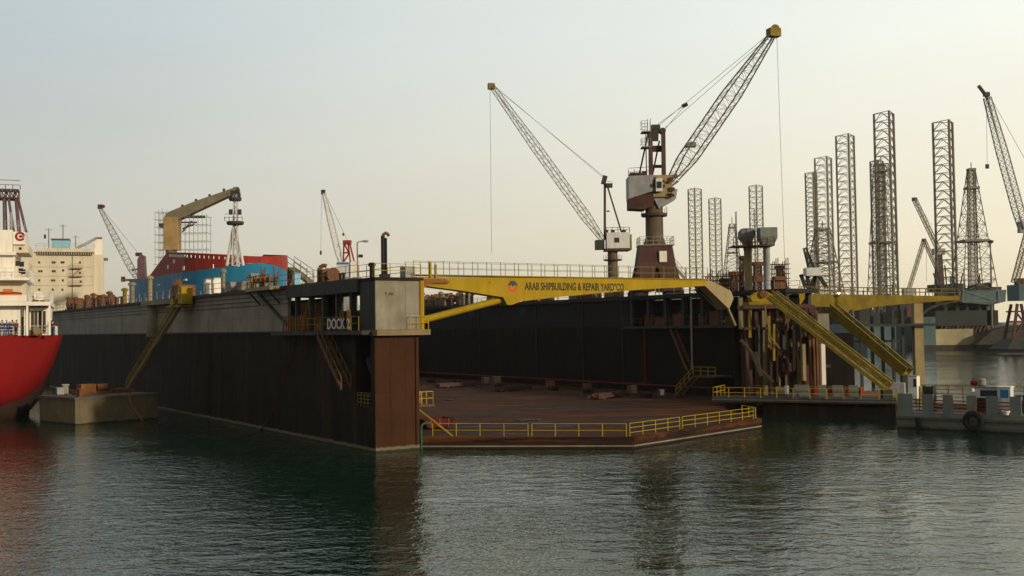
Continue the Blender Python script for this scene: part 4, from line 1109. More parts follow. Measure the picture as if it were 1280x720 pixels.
for x in (bl_ + 1, br_ - 1):
    for y in (-2, 2): q.box(x - 1.2, x + 1.2, y - .3, y + .3, 0, .6)
q.build('travel_bogie', 'dark_plate', c1_)
q = MB(); p = g(826, 326); q.box(p.x - .5, p.x + .5, -2.5, -2.05, p.z - .3, p.z + 1.2); q.build('access_panel', 'white', c1_)
q = MB(); q.box(xl - .1, xr + .3, -2.1, 2.1, zt_, zt_ + .12); q.rail([(xl, -2.0, zt_ + .12), (xr + .2, -2.0, zt_ + .12), (xr + .2, 2, zt_ + .12), (xl, 2, zt_ + .12), (xl, -2, zt_ + .12)], 1.05, 1.0, .05); q.build('base_platform', 'rail_grey', c1_)
xc_ = g(818, 285).x; zf = g(818, 268).z; zh0 = g(818, 257).z; zh1 = g(818, 222).z
MB().lathe([(1.6, zt_ + .12), (1.35, zt_ + 1), (1.25, zt_ + 1.2), (1.22, zh0)], (xc_, 0, 0), 24).build('column', 'column_brown', c1_, smooth=True)
q = MB().lathe([(1.8, zf - .3), (1.85, zf), (1.85, zf + .1)], (xc_, 0, 0), 24)
for k in range(12): a_ = 2 * PI * k / 12; q.bar((xc_ + 1.8 * math.cos(a_), 1.8 * math.sin(a_), zf), (xc_ + 1.8 * math.cos(a_), 1.8 * math.sin(a_), zf + 1), .05)
q.build('ring_platform', 'crane_brown', c1_)
# stair right of base
q = MB().stair(g(856, 348), g(841, 331), .8, (0, 1, 0)); q.rail([g(856, 348) + Vector((0, -.4, 0)), g(841, 331) + Vector((0, -.4, 0))], 1, 1, .05); q.build('access_ladder', 'rail_grey', c1_)
# machinery house: long box turned a little, side facing viewer
hx0, hx1 = g(784.5, 240).x, g(843, 240).x
hs = bpy.data.objects.new('slewing_house', None)
hm_ = g(814, 222).x
q = MB()
q.add([(hx0, -1.6, g(784, 222).z), (hm_, -2.2, g(814, 221).z), (hm_, -2.2, g(814, 241).z), (hx0, -1.6, g(784, 250).z),
       (hx0, 2.0, g(784, 222).z), (hm_, 2.0, g(814, 221).z), (hm_, 2.0, g(814, 241).z), (hx0, 2.0, g(784, 250).z)],
      [(0, 1, 2, 3), (7, 6, 5, 4), (0, 4, 5, 1), (1, 5, 6, 2), (2, 6, 7, 3), (3, 7, 4, 0)])
hsb = q.build('machinery_house', 'crane_grey', c1_)
q = MB(); q.add([(hx0 + .05, -1.5, g(784, 250).z), (hm_ + .4, -2.0, g(814, 241).z), (hm_, -1.5, g(814, 258).z), (hx0 + 2.2, -1.4, g(806, 263).z), (hx0 + .05, -1.2, g(784, 262).z),
                 (hx0 + .05, 1.9, g(784, 250).z), (hm_ + .4, 1.9, g(814, 241).z), (hm_, 1.9, g(814, 258).z), (hx0 + 2.2, 1.9, g(806, 263).z), (hx0 + .05, 1.9, g(784, 262).z)],
        [(0, 1, 2, 3, 4), (9, 8, 7, 6, 5)] + [(i, i + 5, (i + 1) % 5 + 5, (i + 1) % 5) for i in range(5)])
q.build('counterweight', 'crane_brown', hsb)
q = MB(); q.rail([(hx0, -1.5, g(784, 222).z), (hm_, -2.1, g(814, 221).z)], .9, .8, .06); q.box(hx0 + .3, hx0 + 2.6, -1, .8, g(784, 222).z, g(784, 217).z); q.build('roof_hoist', 'crane_brown', hsb)
q = MB()
a_ = g(829, 226)
q.box(hm_, g(838, 240).x, -1.9, 1.9, g(826, 248).z, g(826, 221).z); q.build('front_house', 'cream', c1_)
q = MB(); q.prism([(g(822, 262).x, g(822, 262).z), (g(843, 250).x, g(843, 250).z), (g(845, 238).x, g(845, 238).z), (g(836, 236).x, g(836, 236).z), (g(814, 246).x, g(814, 246).z)], -1.5, 1.5, 'y'); q.build('front_frame', 'crane_grey', c1_)
q = MB(); q.box(g(817, 238).x, g(825, 238).x, -2.6, -1.9, g(820, 242).z, g(820, 226).z); cab = q.build('operator_cab', 'crane_white', c1_)
MB().box(g(818, 236).x, g(824, 236).x, -2.66, -2.6, g(820, 238).z, g(820, 230).z).build('cab_window', 'window', cab)
q = MB(); rr = random.Random(4)
for k in range(12):
    p = g(rr.uniform(812, 840), rr.uniform(224, 250)); q.cbox((p.x, -2.05, p.z), rr.uniform(.2, .7), .35, rr.uniform(.2, .6))
p = g(805, 218); q.cbox((p.x, 0, p.z), .5, .5, .9); q.build('house_fittings', 'crane_brown', c1_)
# A-frame
q = MB()
for px in (812.5, 828.5):
    for y in (-1.0,):
        q.bar(g(px, 222) + Vector((0, y, 0)), g(px, 165) + Vector((0, y + .6, 0)), .55, .55)
q.bar(g(812, 187), g(829, 187), .45, .6); q.bar(g(812, 183.5), g(829, 183.5), .3, .3); q.bar(g(813, 208), g(828, 208), .4, .4); q.bar(g(812, 165), g(830, 165), .4, .4)
q.bar(g(798.5, 224) + Vector((0, 1, 0)), g(811, 165) + Vector((0, .5, 0)), .22); q.bar(g(816, 222) + Vector((0, 1.2, 0)), g(825, 175) + Vector((0, .6, 0)), .22)
q.build('a_frame', 'crane_brown', c1_)
q = MB(); p = g(819.5, 160); q.tube(p + Vector((-.6, 0, -.0)), p + Vector((.6, 0, 0)), .5, n=12); q.bar(g(819.5, 157), g(819, 176), .8, .8); p = g(828, 164); q.tube(p + Vector((0, -.4, 0)), p + Vector((0, .4, 0)), .45, n=12)
q.build('sheave_block', 'dark_plate', c1_)
q = MB()
for py in (165, 184):
    p0_ = g(801.5, py); p1_ = g(813, py); q.box(p0_.x, p1_.x, -1, 1, p0_.z - .15, p0_.z)
    for z in (.5, 1.0, 1.4 if py < 170 else 1.0): q.bar((p0_.x, -1, p0_.z + z), (p1_.x - .4, -1, p0_.z + z), .05); q.bar((p0_.x, 1, p0_.z + z), (p1_.x - .4, 1, p0_.z + z), .05); q.bar((p0_.x, -1, p0_.z + z), (p0_.x, 1, p0_.z + z), .05)
    for k in range(4): q.bar((p0_.x + k * .4, -1, p0_.z), (p0_.x + k * .4, -1, p0_.z + 1.3), .05)
for px in (809, 812.5): q.path([g(px, 165), g(px, 151), g(px + 1, 148)], .04)
q.build('service_platform', 'rail_grey', c1_)
q = MB()
for k in range(14): z = g(809, 222).z + k * .42; q.bar((g(808, 222).x, -.5, z), (g(808, 222).x, .1, z), .05)
q.bar((g(808, 222).x, -.5, g(808, 222).z), (g(808, 222).x, -.5, g(808, 168).z), .07); q.bar((g(808, 222).x, .1, g(808, 222).z), (g(808, 222).x, .1, g(808, 168).z), .07); q.build('ladder', 'rail_grey', c1_)
# jib
jp = g(841, 225); jt = g(965, 44, YC - 7)
jib = MB().lattice(jp, jt, 2.3, 1.0, .8, .7, 22, .15, .04, side=(.35, -1, .1), wm=2.5, hm=2.0).build('jib', 'lattice', c1_)
q = MB(); p = g(836, 224); q.bar(g(831, 226), g(846, 219), 1.2, .5); q.bar(g(840, 232), g(848, 226), .3, .3); q.build('jib_foot', 'tan', c1_)
q = MB(); q.cbox(g(967, 41, YC - 7), 1.6, 1.2, 1.1, .3); q.tube(g(968, 37, YC - 7) + Vector((0, -.5, 0)), g(968, 37, YC - 7) + Vector((0, .5, 0)), .6, n=12); q.build('jib_head', 'yellow_dirty', c1_)
p = jp.lerp(jt, .22); MB().cbox(p + Vector((-.4, 0, .6)), 1.3, 1.2, .6, 0).build('jib_walkway', 'rail_grey', c1_)
q = MB()
for a_, b_ in (((822, 158), (962, 42)), ((829, 162), (960, 47)), ((820, 157), (856, 131)), ((830, 163), (856, 132))):
    q.tube(g(*a_), g(b_[0], b_[1], YC - 7 if b_[0] > 900 else YC - 1.5), .035, n=5)
q.build('stay_rope', 'rail_grey', c1_)
MB().bar(g(853, 133, YC - 1.5), g(859, 130, YC - 1.5), .5, .5).build('rope_block', 'black', c1_)
MB().tube(g(971, 44, YC - 7), g(981.5, 346, YC - 7), .03, n=5).build('hoist_rope', 'rail_grey', c1_)

# --- second crane further back
Y2 = 240.0; b2 = P(766, 345, Y2); b2.z = 3.0
def g2(px, py): return P(px, py, Y2) - b2
c2_ = thing('dock_crane', 'second dock crane with white cab and slim jib rising to the upper left', 'crane', b2)
q = MB(); frustum(q, -4, 4, -4, 4, 0, -2.2, 2.2, -2.2, 2.2, 10); q.build('portal_base', 'crane_brown', c2_)
z0 = g2(766, 312).z; MB().lathe([(1.5, 10), (1.15, 11), (1.1, z0 - .2)], (g2(766, 330).x, 0, 0), 20).build('column', 'column_brown', c2_, smooth=True)
q = MB(); zz = g2(766, 326).z; q.lathe([(1.9, zz), (2.0, zz + .3)], (g2(766, 326).x, 0, 0), 16)
for k in range(8): a_ = PI * k / 4; q.bar((g2(766, 326).x + 2 * math.cos(a_), 2 * math.sin(a_), zz), (g2(766, 326).x + 2 * math.cos(a_), 2 * math.sin(a_), zz + 1.3), .08)
q.build('ring_platform', 'crane_brown', c2_)
h2 = MB().box(g2(757.5, 300).x, g2(786, 300).x, -2, 2, g2(770, 311).z, g2(770, 291.5).z).build('machinery_house', 'crane_white', c2_)
q = MB(); q.box(g2(786, 300).x, g2(788.5, 300).x, -1.9, 1.9, g2(770, 313).z, g2(770, 294).z); q.build('end_frame', 'yellow_dirty', h2)
q = MB(); q.box(g2(767, 300).x, g2(773, 300).x, -2.08, -2.0, g2(770, 304).z, g2(770, 298).z); q.build('cab_window', 'window', h2)
MB().box(g2(744, 305).x, g2(755, 305).x, -1.5, 1.5, g2(750, 312).z, g2(750, 300.5).z).build('operator_cab', 'dark_plate', c2_)
q = MB().rail([(g2(757, 300).x, -2, g2(770, 291.5).z), (g2(786, 300).x, -2, g2(770, 291.5).z)], 1.1, 1.2, .1)
for px in (758, 766, 780): p = g2(px, 290); q.cbox((p.x, 0, p.z), .8, 1, .9)
q.box(g2(755, 300).x, g2(786, 300).x, -2.1, 2.1, g2(770, 314).z, g2(770, 311.2).z)
q.build('roof_gear', 'crane_brown', c2_)
q = MB(); q.bar(g2(756, 300), g2(756, 226), .5, .5); q.bar(g2(777, 291), g2(759, 232), .32, .32); q.build('mast', 'crane_brown', c2_)
q = MB(); q.bar(g2(754, 230), g2(756.5, 220), 1.0, 1.4); q.cbox(g2(761.5, 232), 1.4, 1, .9); q.rail([g2(759, 233), g2(765, 233)], .8, .7, .08); q.cbox(g2(760, 264), .6, .3, .3); q.build('mast_head', 'dark_plate', c2_)
MB().lattice(g2(753.5, 300), g2(615, 108), 1.6, 1.6, .6, .6, 26, .14, .06, side=(.35, -1, 0), wm=1.9, hm=1.6).build('jib', 'lattice', c2_)
MB().cbox(g2(614, 108), 1.4, 1.1, 1.3, .3).build('jib_head', 'yellow_dirty', c2_)
MB().tube(g2(616, 107), g2(755, 221), .05, n=5).tube(g2(620, 109), g2(755, 223), .04, n=5).build('stay_rope', 'rail_grey', c2_)
MB().tube(g2(612.5, 111), g2(614.5, 318), .045, n=5).build('hoist_rope', 'rail_grey', c2_)

# --- small white crane far behind left wing
Y3 = 330.0; b3 = P(434, 350, Y3); b3.z = 3
def g3(px, py): return P(px, py, Y3) - b3
c3_ = thing('quay_crane', 'small distant white crane with rusty tower and a jib leaning left behind the deck lamp', 'crane', b3)
frm = MB(); frustum(frm, -3.5, 3.5, -3, 3, 0, -2.5, 2.5, -2.5, 2.5, g3(434, 348).z); frm.build('portal_base', 'crane_grey', c3_)
MB().box(g3(422, 340).x, g3(437, 340).x, -2, 2, g3(430, 347).z, g3(430, 328).z).build('machinery_house', 'crane_white', c3_)
MB().box(g3(441, 340).x, g3(451, 340).x, -2.5, 2.5, g3(445, 347).z, g3(445, 327).z).build('operator_cab', 'white', c3_)
q = MB(); q.box(g3(422, 332).x, g3(437, 332).x, -2.05, -2, g3(430, 331).z, g3(430, 328.5).z); q.build('house_stripe', 'hull_blue', c3_)
q = MB()
for p0_, p1_ in (((429, 328), (430, 303)), ((438, 328), (435, 303)), ((443, 328), (437, 304)), ((429, 316), (437, 316)), ((429, 328), (437, 316)), ((430, 304), (436, 316))): q.bar(g3(*p0_), g3(*p1_), .45)
q.cbox(g3(434, 303), 2.4, 2, 1.2); q.build('a_frame', 'ship_red', c3_)
MB().lattice(g3(426, 329), g3(405, 242), 1.8, 1.6, .7, .7, 16, .22, .1, side=(.3, -1, 0), wm=1.9, hm=1.6).build('jib', 'crane_white', c3_)
MB().cbox(g3(404, 240), 1.2, 1.0, 1.3).build('jib_head', 'dark_plate', c3_)
MB().tube(g3(405, 239), g3(434, 300), .06, n=5).tube(g3(402, 241), g3(401, 315), .05, n=5).build('rope', 'rail_grey', c3_)
MB().cbox(g3(401, 316), .5, .5, 1.2).cbox(g3(429, 293), .5, .5, .8).build('hook_block', 'dark_plate', c3_)
# --- left far crane with red frame
Y4 = 320.0; b4 = P(178, 352, Y4); b4.z = 3
def g4(px, py): return P(px, py, Y4) - b4
c4_ = thing('quay_crane', 'distant crane with dark red slanted post and pale jib between cream and blue ships', 'crane', b4)
fm_ = MB(); frustum(fm_, -4, 4, -3, 3, 0, -2.5, 2.5, -2.5, 2.5, g4(178, 349).z); fm_.build('portal_base', 'crane_brown', c4_)
q = MB(); q.prism([(g4(*p).x, g4(*p).z) for p in ((173, 351), (183, 351), (181, 320), (176, 318), (173, 325))], -1, 1, 'y'); q.build('slanted_post', 'purple_steel', c4_)
MB().cbox(g4(173.5, 318), 1.6, 1.4, 1.0).cbox(g4(154, 349), .9, 1, 1.5).build('post_head', 'dark_plate', c4_)
MB().lattice(g4(171, 349), g4(126, 262), 1.9, 1.6, .8, .8, 14, .26, .12, side=(.3, -1, 0), wm=2.1, hm=1.8).build('jib', 'crane_grey', c4_)
MB().cbox(g4(125.5, 258.5), 1.3, 1, 1.3).cbox(g4(129, 258), .8, .6, .8).build('jib_head', 'crane_brown', c4_)
MB().bar(g4(152, 350), g4(178, 350), 1.2, .6).bar(g4(165, 338), g4(173, 336), .4).build('jib_foot', 'rust', c4_)
MB().tube(g4(127, 260), g4(174, 318), .06, n=5).build('rope', 'rail_grey', c4_)
# --- right distant cranes
Y5 = 560.0
def crane_small(label, Y, foot, tip, w, base_z, extra=None, m='lattice', nb=18):
    f_ = P(*foot, Y); b_ = Vector((f_.x, f_.y, base_z)); t = thing('quay_crane', label, 'crane', b_)
    MB().lattice(f_ - b_, P(*tip, Y) - b_, w, w, w * .5, w * .5, nb, w * .12, w * .06, side=(.3, -1, 0)).build('jib', m, t)
    q = MB(); frustum(q, -3, 3, -3, 3, 0, -1.5, 1.5, -1.5, 1.5, max(3, f_.z - base_z - 3)); q.build('portal_base', 'crane_brown', t)
    MB().cbox((0, 0, f_.z - base_z - 1.2), 6, 4, 3.4).build('machinery_house', 'crane_grey', t)
    MB().cbox(P(*tip, Y) - b_, w * .9, w * .7, w * .7).build('jib_head', 'dark_plate', t)
    MB().tube(P(tip[0] + 1, tip[1], Y) - b_, P(tip[0] + 22, foot[1] - 30, Y) - b_, .07, n=4).build('rope', 'rail_grey', t)
    return t, b_
crane_small('distant crane with a jib leaning left between the two tallest lattice legs', 600, (1173, 312), (1143, 249), 2.6, 2)
t, b_ = crane_small('distant crane folded into an inverted V between the two tallest lattice legs', 560, (1136, 362), (1155, 300), 2.0, 2)
MB().lattice(P(1155, 300, 560) - b_, P(1172, 338, 560) - b_, 1.8, 1.6, 1.0, 1.0, 10, .3, .14, side=(.3, -1, 0)).tube(P(1158, 305, 560) - b_, P(1158, 352, 560) - b_, .08).build('fly_jib', 'lattice', t)
# --- right edge crane
Y6 = 330.0
b6 = P(1276, 440, Y6); b6.z = 1.6
def g6(px, py): return P(px, py, Y6) - b6
c6_ = thing('floating_crane', 'tall double jib crane at the right picture edge with dark cab on its tower', 'crane', b6)
q = MB(); frustum(q, -7, 7, -6, 6, 0, -4, 4, -4, 4, 3); q.build('crane_base', 'rig_dark', c6_)
q = MB()
for sg in (-1, 1):
    for y in (-2, 2): q.bar((sg * 3.5, y * 1.5, 3), (g6(1274, 380).x + sg * 1.5, y, g6(1274, 380).z), .7)
for z in (5, 8, 11): q.box(-3, 3.2, -2.6, 2.6, z, z + .4)
q.bar((-3.5, -3, 3), (2, -2, 11), .5); q.bar((3.5, -3, 3), (-2, -2, 11), .5); q.build('tower', 'crane_brown', c6_)
MB().box(g6(1266, 360).x, g6(1292, 360).x, -4, 4, g6(1272, 376).z, g6(1272, 356).z).build('machinery_house', 'rig_blue', c6_)
q = MB(); q.rail([(g6(1266, 360).x, -4, g6(1272, 356).z), (g6(1290, 360).x, -4, g6(1272, 356).z)], 1.3, 1.2, .14); q.cbox(g6(1274, 352), 2.2, 2, 2); q.build('roof_gear', 'crane_brown', c6_)
MB().lattice(g6(1268.5, 353), g6(1294, 262), 1.6, 2.0, 1.2, 1.6, 12, .3, .13, side=(.3, -1, 0)).build('main_jib', 'lattice', c6_)
MB().lattice(g6(1279, 286), g6(1234, 122), 2.4, 2.0, 1.3, 1.1, 24, .3, .12, side=(.3, -1, 0), wm=2.4, hm=2.2).build('fly_jib', 'crane_grey', c6_)
MB().bar(g6(1236, 124), g6(1223, 107), 1.0, .7).cbox(g6(1233, 118), 1.6, 1.4, 1.2).build('jib_head', 'dark_plate', c6_)
MB().cbox(g6(1278, 284), 2.2, 2, 3.4).build('jib_knuckle', 'crane_grey', c6_)
MB().tube(g6(1234, 114), g6(1290, 215), .07, n=4).tube(g6(1233, 120), g6(1234, 205), .06, n=4).build('rope', 'rail_grey', c6_)
MB().cbox(g6(1234, 208), .9, .7, 1.3).build('hook_block', 'dark_plate', c6_)

# ================================================================== JACK-UP RIGS
def lattice_leg(mb, x, y, w, z0, z1, bay, rz, rc=.48, rb=.16):
    c = [(x + w / 1.732 * math.cos(rz + 2 * PI * k / 3), y + w / 1.732 * math.sin(rz + 2 * PI * k / 3)) for k in range(3)]
    n = max(4, round((z1 - z0) / bay)); H = (z1 - z0) / n
    for cx_, cy_ in c: mb.tube((cx_, cy_, z0), (cx_, cy_, z1), rc, n=6)
    for i in range(n + 1):
        z = z0 + i * H
        for k in range(3):
            a_ = c[k]; b_ = c[(k + 1) % 3]
            mb.bar((*a_, z), (*b_, z), rb * 1.4)
            if i < n:
                m_ = ((a_[0] + b_[0]) / 2, (a_[1] + b_[1]) / 2)
                mb.bar((*a_, z + H * .02), (*m_, z + H), rb * 1.2); mb.bar((*b_, z + H * .02), (*m_, z + H), rb * 1.2)
def leg_obj(rig, org, px0, px1, py0, Y, rz=0.35, dens=4.0):
    """chord outlines at px0..px1 near the top row py0"""
    w = (px1 - px0) * Y / F * .92
    top = P((px0 + px1) / 2, py0, Y)
    q = MB(); lattice_leg(q, top.x - org.x, Y - org.y, w, -3 - org.z, top.z - org.z, dens * w / 9, rz)
    return q.build('leg', 'leg_steel_hazed', rig)
def derrick(rig, org, px, py0, py1, w0, w1, Y, platz=(), m='leg_steel_hazed', rc=.35, core=0):
    b_ = P(px + (py1 - py0) * .018, py1, Y) - org; t = P(px, py0, Y) - org
    q = MB().lattice(b_, t, w0 * Y / F, w1 * Y / F, w0 * Y / F, w1 * Y / F, 12, rc, rc * .5, side=(1, 0, 0), mode='x')
    if core: q.lattice(b_, t, core * Y / F, core * Y / F * .8, core * Y / F, core * Y / F * .8, 30, rc, rc * .6, side=(1, 0, 0), mode='x')
    for k, wpx in platz:
        c = b_.lerp(t, k); W = wpx * Y / F; q.cbox(c, W, W, .8)
    q.bar(t, t + Vector((0, 0, 9 * Y / F)), rc)
    q.build('derrick', m, rig)
def rig_deck(rig, x0, x1, y0, y1, z0, z1, m='rig_blue'):
    MB().prism([(x0 + 4, y0), (x1 - 4, y0), (x1, y0 + 6), (x1, y1), (x0, y1), (x0, y0 + 6)], z0, z1, 'z').build('hull', m, rig)
def clutter(rig, x0, x1, y, z, n, seed, m='rig_dark', hmax=7):
    rr = random.Random(seed); q = MB()
    for k in range(n):
        x = rr.uniform(x0, x1); w = rr.uniform(1, 5); h = rr.uniform(1, hmax); q.box(x - w / 2, x + w / 2, y + rr.uniform(0, 2), y + rr.uniform(4, 9), z, z + h)
        if rr.random() < .4: q.tube((x, y + 1, z), (x + rr.uniform(-2, 2), y + 1, z + h + rr.uniform(3, 8)), .25, n=5)
    q.build('deck_machinery', m, rig)
# rig A
oA = Vector((P(905, 400, 685).x, 690, 0)); rA = thing('jack_up_rig', 'distant jack up rig whose slim lattice legs stand just right of the largest crane', 'jack-up rig', oA)
leg_obj(rA, oA, 859.5, 877, 236, 685); leg_obj(rA, oA, 885.5, 901.5, 248, 760, .35); leg_obj(rA, oA, 936, 953.5, 232, 700, .35)
derrick(rA, oA, 915, 280, 375, 28, 6, 690, ((.62, 13), (.95, 9)), rc=.4)
rig_deck(rA, -36, 36, -10, 70, -1, 8); clutter(rA, -32, 32, -4, 8, 26, 1, 'rig_dark', 11)
# rig B
oB = Vector((P(1030, 400, 560).x, 560, 0)); rB = thing('jack_up_rig', 'jack up rig with three clustered lattice legs left of the tallest leg', 'jack-up rig', oB)
leg_obj(rB, oB, 1007, 1022, 216, 600, .5); leg_obj(rB, oB, 1019, 1041.5, 197, 560, .5); leg_obj(rB, oB, 1045.5, 1069.5, 169, 515, .45)
derrick(rB, oB, 1028, 285, 372, 42, 14, 565, ((.5, 26), (.98, 15)), rc=.45)
rig_deck(rB, -22, 24, -45, 40, -1, 8); clutter(rB, -20, 20, -42, 8, 30, 2, 'rig_dark', 15)
# rig C
oC = Vector((P(1150, 400, 430).x, 430, 0)); rC = thing('jack_up_rig', 'jack up rig with the two tallest lattice legs and a derrick against the first', 'jack-up rig', oC)
leg_obj(rC, oC, 1093.5, 1120, 141, 440, .5); leg_obj(rC, oC, 1167.5, 1194, 152, 425, .5); leg_obj(rC, oC, 1088, 1104, 201, 500, .3)
derrick(rC, oC, 1101, 205, 375, 30, 14, 470, ((.42, 26), (.95, 15)), rc=.28, core=8)
rig_deck(rC, -34, 24, -28, 60, -1, 9.5, 'rig_blue'); clutter(rC, -30, 20, -24, 9.5, 22, 3, 'rig_dark', 9)
q = MB(); q.box(8, 24.5, -29, -10, -1, 7.6); q.build('side_block', 'rig_tan', rC)
# rig D: drilling unit with derrick
oD = Vector((P(1225, 400, 400).x, 402, 0)); rD = thing('drilling_rig', 'drilling rig with tall derrick over a blue grey deck, right of the tallest legs', 'drilling rig', oD)
derrick(rD, oD, 1214, 212, 378, 46, 7, 402, ((.46, 31), (.86, 15), (1.0, 9)), rc=.26, core=9)
def gD(px, py, Y=396): return P(px, py, Y) - oD
q = MB(); q.prism([(gD(*p).x, gD(*p).z) for p in ((1199, 378), (1240, 381), (1257, 377), (1258, 362), (1199, 364))], -6, 8, 'y'); q.build('cantilever_deck', 'rig_blue', rD)
q = MB(); q.box(gD(1172, 400).x, gD(1251, 400).x, -4, 10, gD(1210, 407).z, gD(1210, 388).z); q.box(gD(1180, 400).x, gD(1246, 400).x, -2, 10, gD(1210, 384).z, gD(1210, 381).z)
for px in (1185, 1200, 1212, 1228, 1244): q.box(gD(px, 400).x, gD(px + 4, 400).x, -3, 8, gD(px, 416).z, gD(px, 376).z)
q.build('substructure', 'rig_dark', rD)
q = MB(); q.box(gD(1168, 400).x, gD(1216, 400).x, -6, 12, -1, gD(1210, 411).z); q.build('tan_hull', 'rig_tan', rD)
q = MB(); q.box(gD(1150, 400).x, gD(1169, 400).x, -6.2, 12, -1, gD(1160, 396).z); q.box(gD(1237, 400).x, gD(1245, 400).x, -4, 8, -1, gD(1240, 376).z); q.build('hull_block', 'rig_blue', rD)
clutter(rD, gD(1172, 400).x, gD(1253, 400).x, -5, gD(1210, 364).z, 26, 8, 'rig_dark', 3.2)
q = MB()
for k in range(14):
    x = gD(1175 + k * 5, 400).x; q.bar((x, -5, gD(1210, 416).z), (x + 1.2, -5, gD(1210, 407).z), .3)
q.lattice(gD(1170, 378), gD(1200, 372), 2, 2, 2, 2, 8, .3, .2); q.build('pipe_rack', 'rust', rD)
# lamp mast by rig
bM_ = P(1239, 380, 398); tm = thing('light_mast', 'thin light mast with a round head right of the drilling derrick', 'light mast', (bM_.x, bM_.y, 2))
MB().tube((0, 0, 0), P(1238, 304, 398) - Vector((bM_.x, bM_.y, 2)), .4, .25).build('pole', 'leg_steel_hazed', tm)
MB().lathe([(.5, -.4), (1.1, 0), (1.1, .6), (.4, .9)], P(1238, 303, 398) - Vector((bM_.x, bM_.y, 2)), 12).build('lamp_ring', 'dark_plate', tm)

# ================================================================== LANDING TOWER / OPEN SWING BRIDGE (right)
YB = 165.0
def w3(px, py, Y=YB): return P(px, py, Y)
ob = w3(1143, 470, 160); ob.z = 0
sb = thing('swing_bridge', 'open half of the yellow swing bridge pointing right on its tall cream post', 'bridge', (ob.x, ob.y, 0))
def gb(px, py, Y=YB): return P(px, py, Y) - Vector((ob.x, ob.y, 0))
o1 = [gb(*p) for p in ((986, 369), (1000, 367.5), (1196, 370.5), (1196, 375), (1140, 379), (1096, 383), (1053, 391), (1046, 390.5), (1038, 384), (1020, 383.5), (986, 383))]
MB().prism([(p.x, p.z) for p in o1], -1.0 + (YB - ob.y), .8 + (YB - ob.y), 'y').build('bridge_girder', 'yellow_dirty', sb)
yb_ = YB - ob.y
q = MB(); p = o1[0]; q.box(gb(991, 370).x, gb(1001, 370).x, yb_ - 1.3, yb_ + 1, gb(995, 383).z, gb(995, 367).z); q.build('bridge_box', 'yellow', sb)
q = MB()
for y in (-.9, .7): q.rail([(gb(1000, 368).x, yb_ + y, o1[1].z), (o1[2].x, yb_ + y, o1[2].z)], 1.15, 2.0, .07)
q.build('bridge_railing', 'rail_dark', sb)
q = MB(); q.box(-.0, 1.3, -.6, .6, 0, gb(1143, 380).z); q.build('support_post', 'cream', sb)
x0 = gb(1137, 400, 160).x
q = MB(); q.box(gb(1060, 410).x, 3.6, -1.4, 2.5, 9.35, 9.75); q.build('support_platform', 'dark_plate', sb)
q = MB()
for px in (1060, 1072, 1086, 1099, 1112, 1124): x = gb(px, 410).x; q.box(x, x + .4, yb_ - 1, yb_ - .6, 0, o1[6].z + .4)
q.box(gb(1060, 400).x, 0, yb_ - .8, yb_ - .6, 7.0, 7.3); q.build('support_column', 'dark_plate', sb)
q = MB(); pts_ = [gb(1146, 404), gb(1150, 395), gb(1160, 386), (gb(1175, 379.5)), gb(1190, 375)]; pts_ = [Vector((p.x, yb_ - .2, p.z)) for p in pts_]
for a_, b_ in zip(pts_, pts_[1:]): q.bar(a_, b_, .35, .35)
q.build('curved_brace', 'dark_plate', sb)
lamp = thing('work_light', 'glowing orange work light on the open yellow bridge', 'lamp', w3(1048.5, 369, YB - 1.2))
MB().tube((0, 0, -.3), (0, 0, .15), .06).cbox((0, .1, .3), .5, .15, .4).build('lamp_bracket', 'black', lamp)
MB().lathe([(.02, -.14), (.17, -.04), (.2, .02), (.05, .1)], (0, -.05, .3), 12).build('lamp_bulb', 'white', lamp).data.materials[0] = lm
l2 = thing('lamp_post', 'short pole with a lamp head on the open yellow bridge by the cream leg', 'lamp post', w3(1047, 381, YB - 1.2)); MB().tube((0, 0, 0), (0, 0, 1.3), .06).build('pole', 'rust', l2); MB().cbox((0, 0, 1.4), .5, .3, .2).build('lamp_head', 'dark_plate', l2)
# small white deck crane on the bridge (1003-1022, 332-365)
cb = w3(1014, 366, 172); dc = thing('deck_crane', 'small white cabbed deck crane with splayed dark legs above the bridge end', 'crane', cb)
def gc(px, py): return P(px, py, 172) - cb
MB().box(gc(1006, 340).x, gc(1024, 340).x, -1, 1, gc(1014, 345).z, gc(1014, 335).z).build('crane_cab', 'crane_white', dc)
q = MB()
for a_, b_ in (((1001, 343), (1007, 360)), ((1024, 345), (1033, 359)), ((1009, 345), (1012, 366)), ((1019, 345), (1016, 366)), ((1010, 366), (1019, 345))): q.bar(gc(*a_), gc(*b_), .5)
q.lattice(gc(1014, 335), gc(1006, 310), .8, .4, .8, .4, 8, .15, .08); q.build('crane_leg', 'rig_dark', dc)
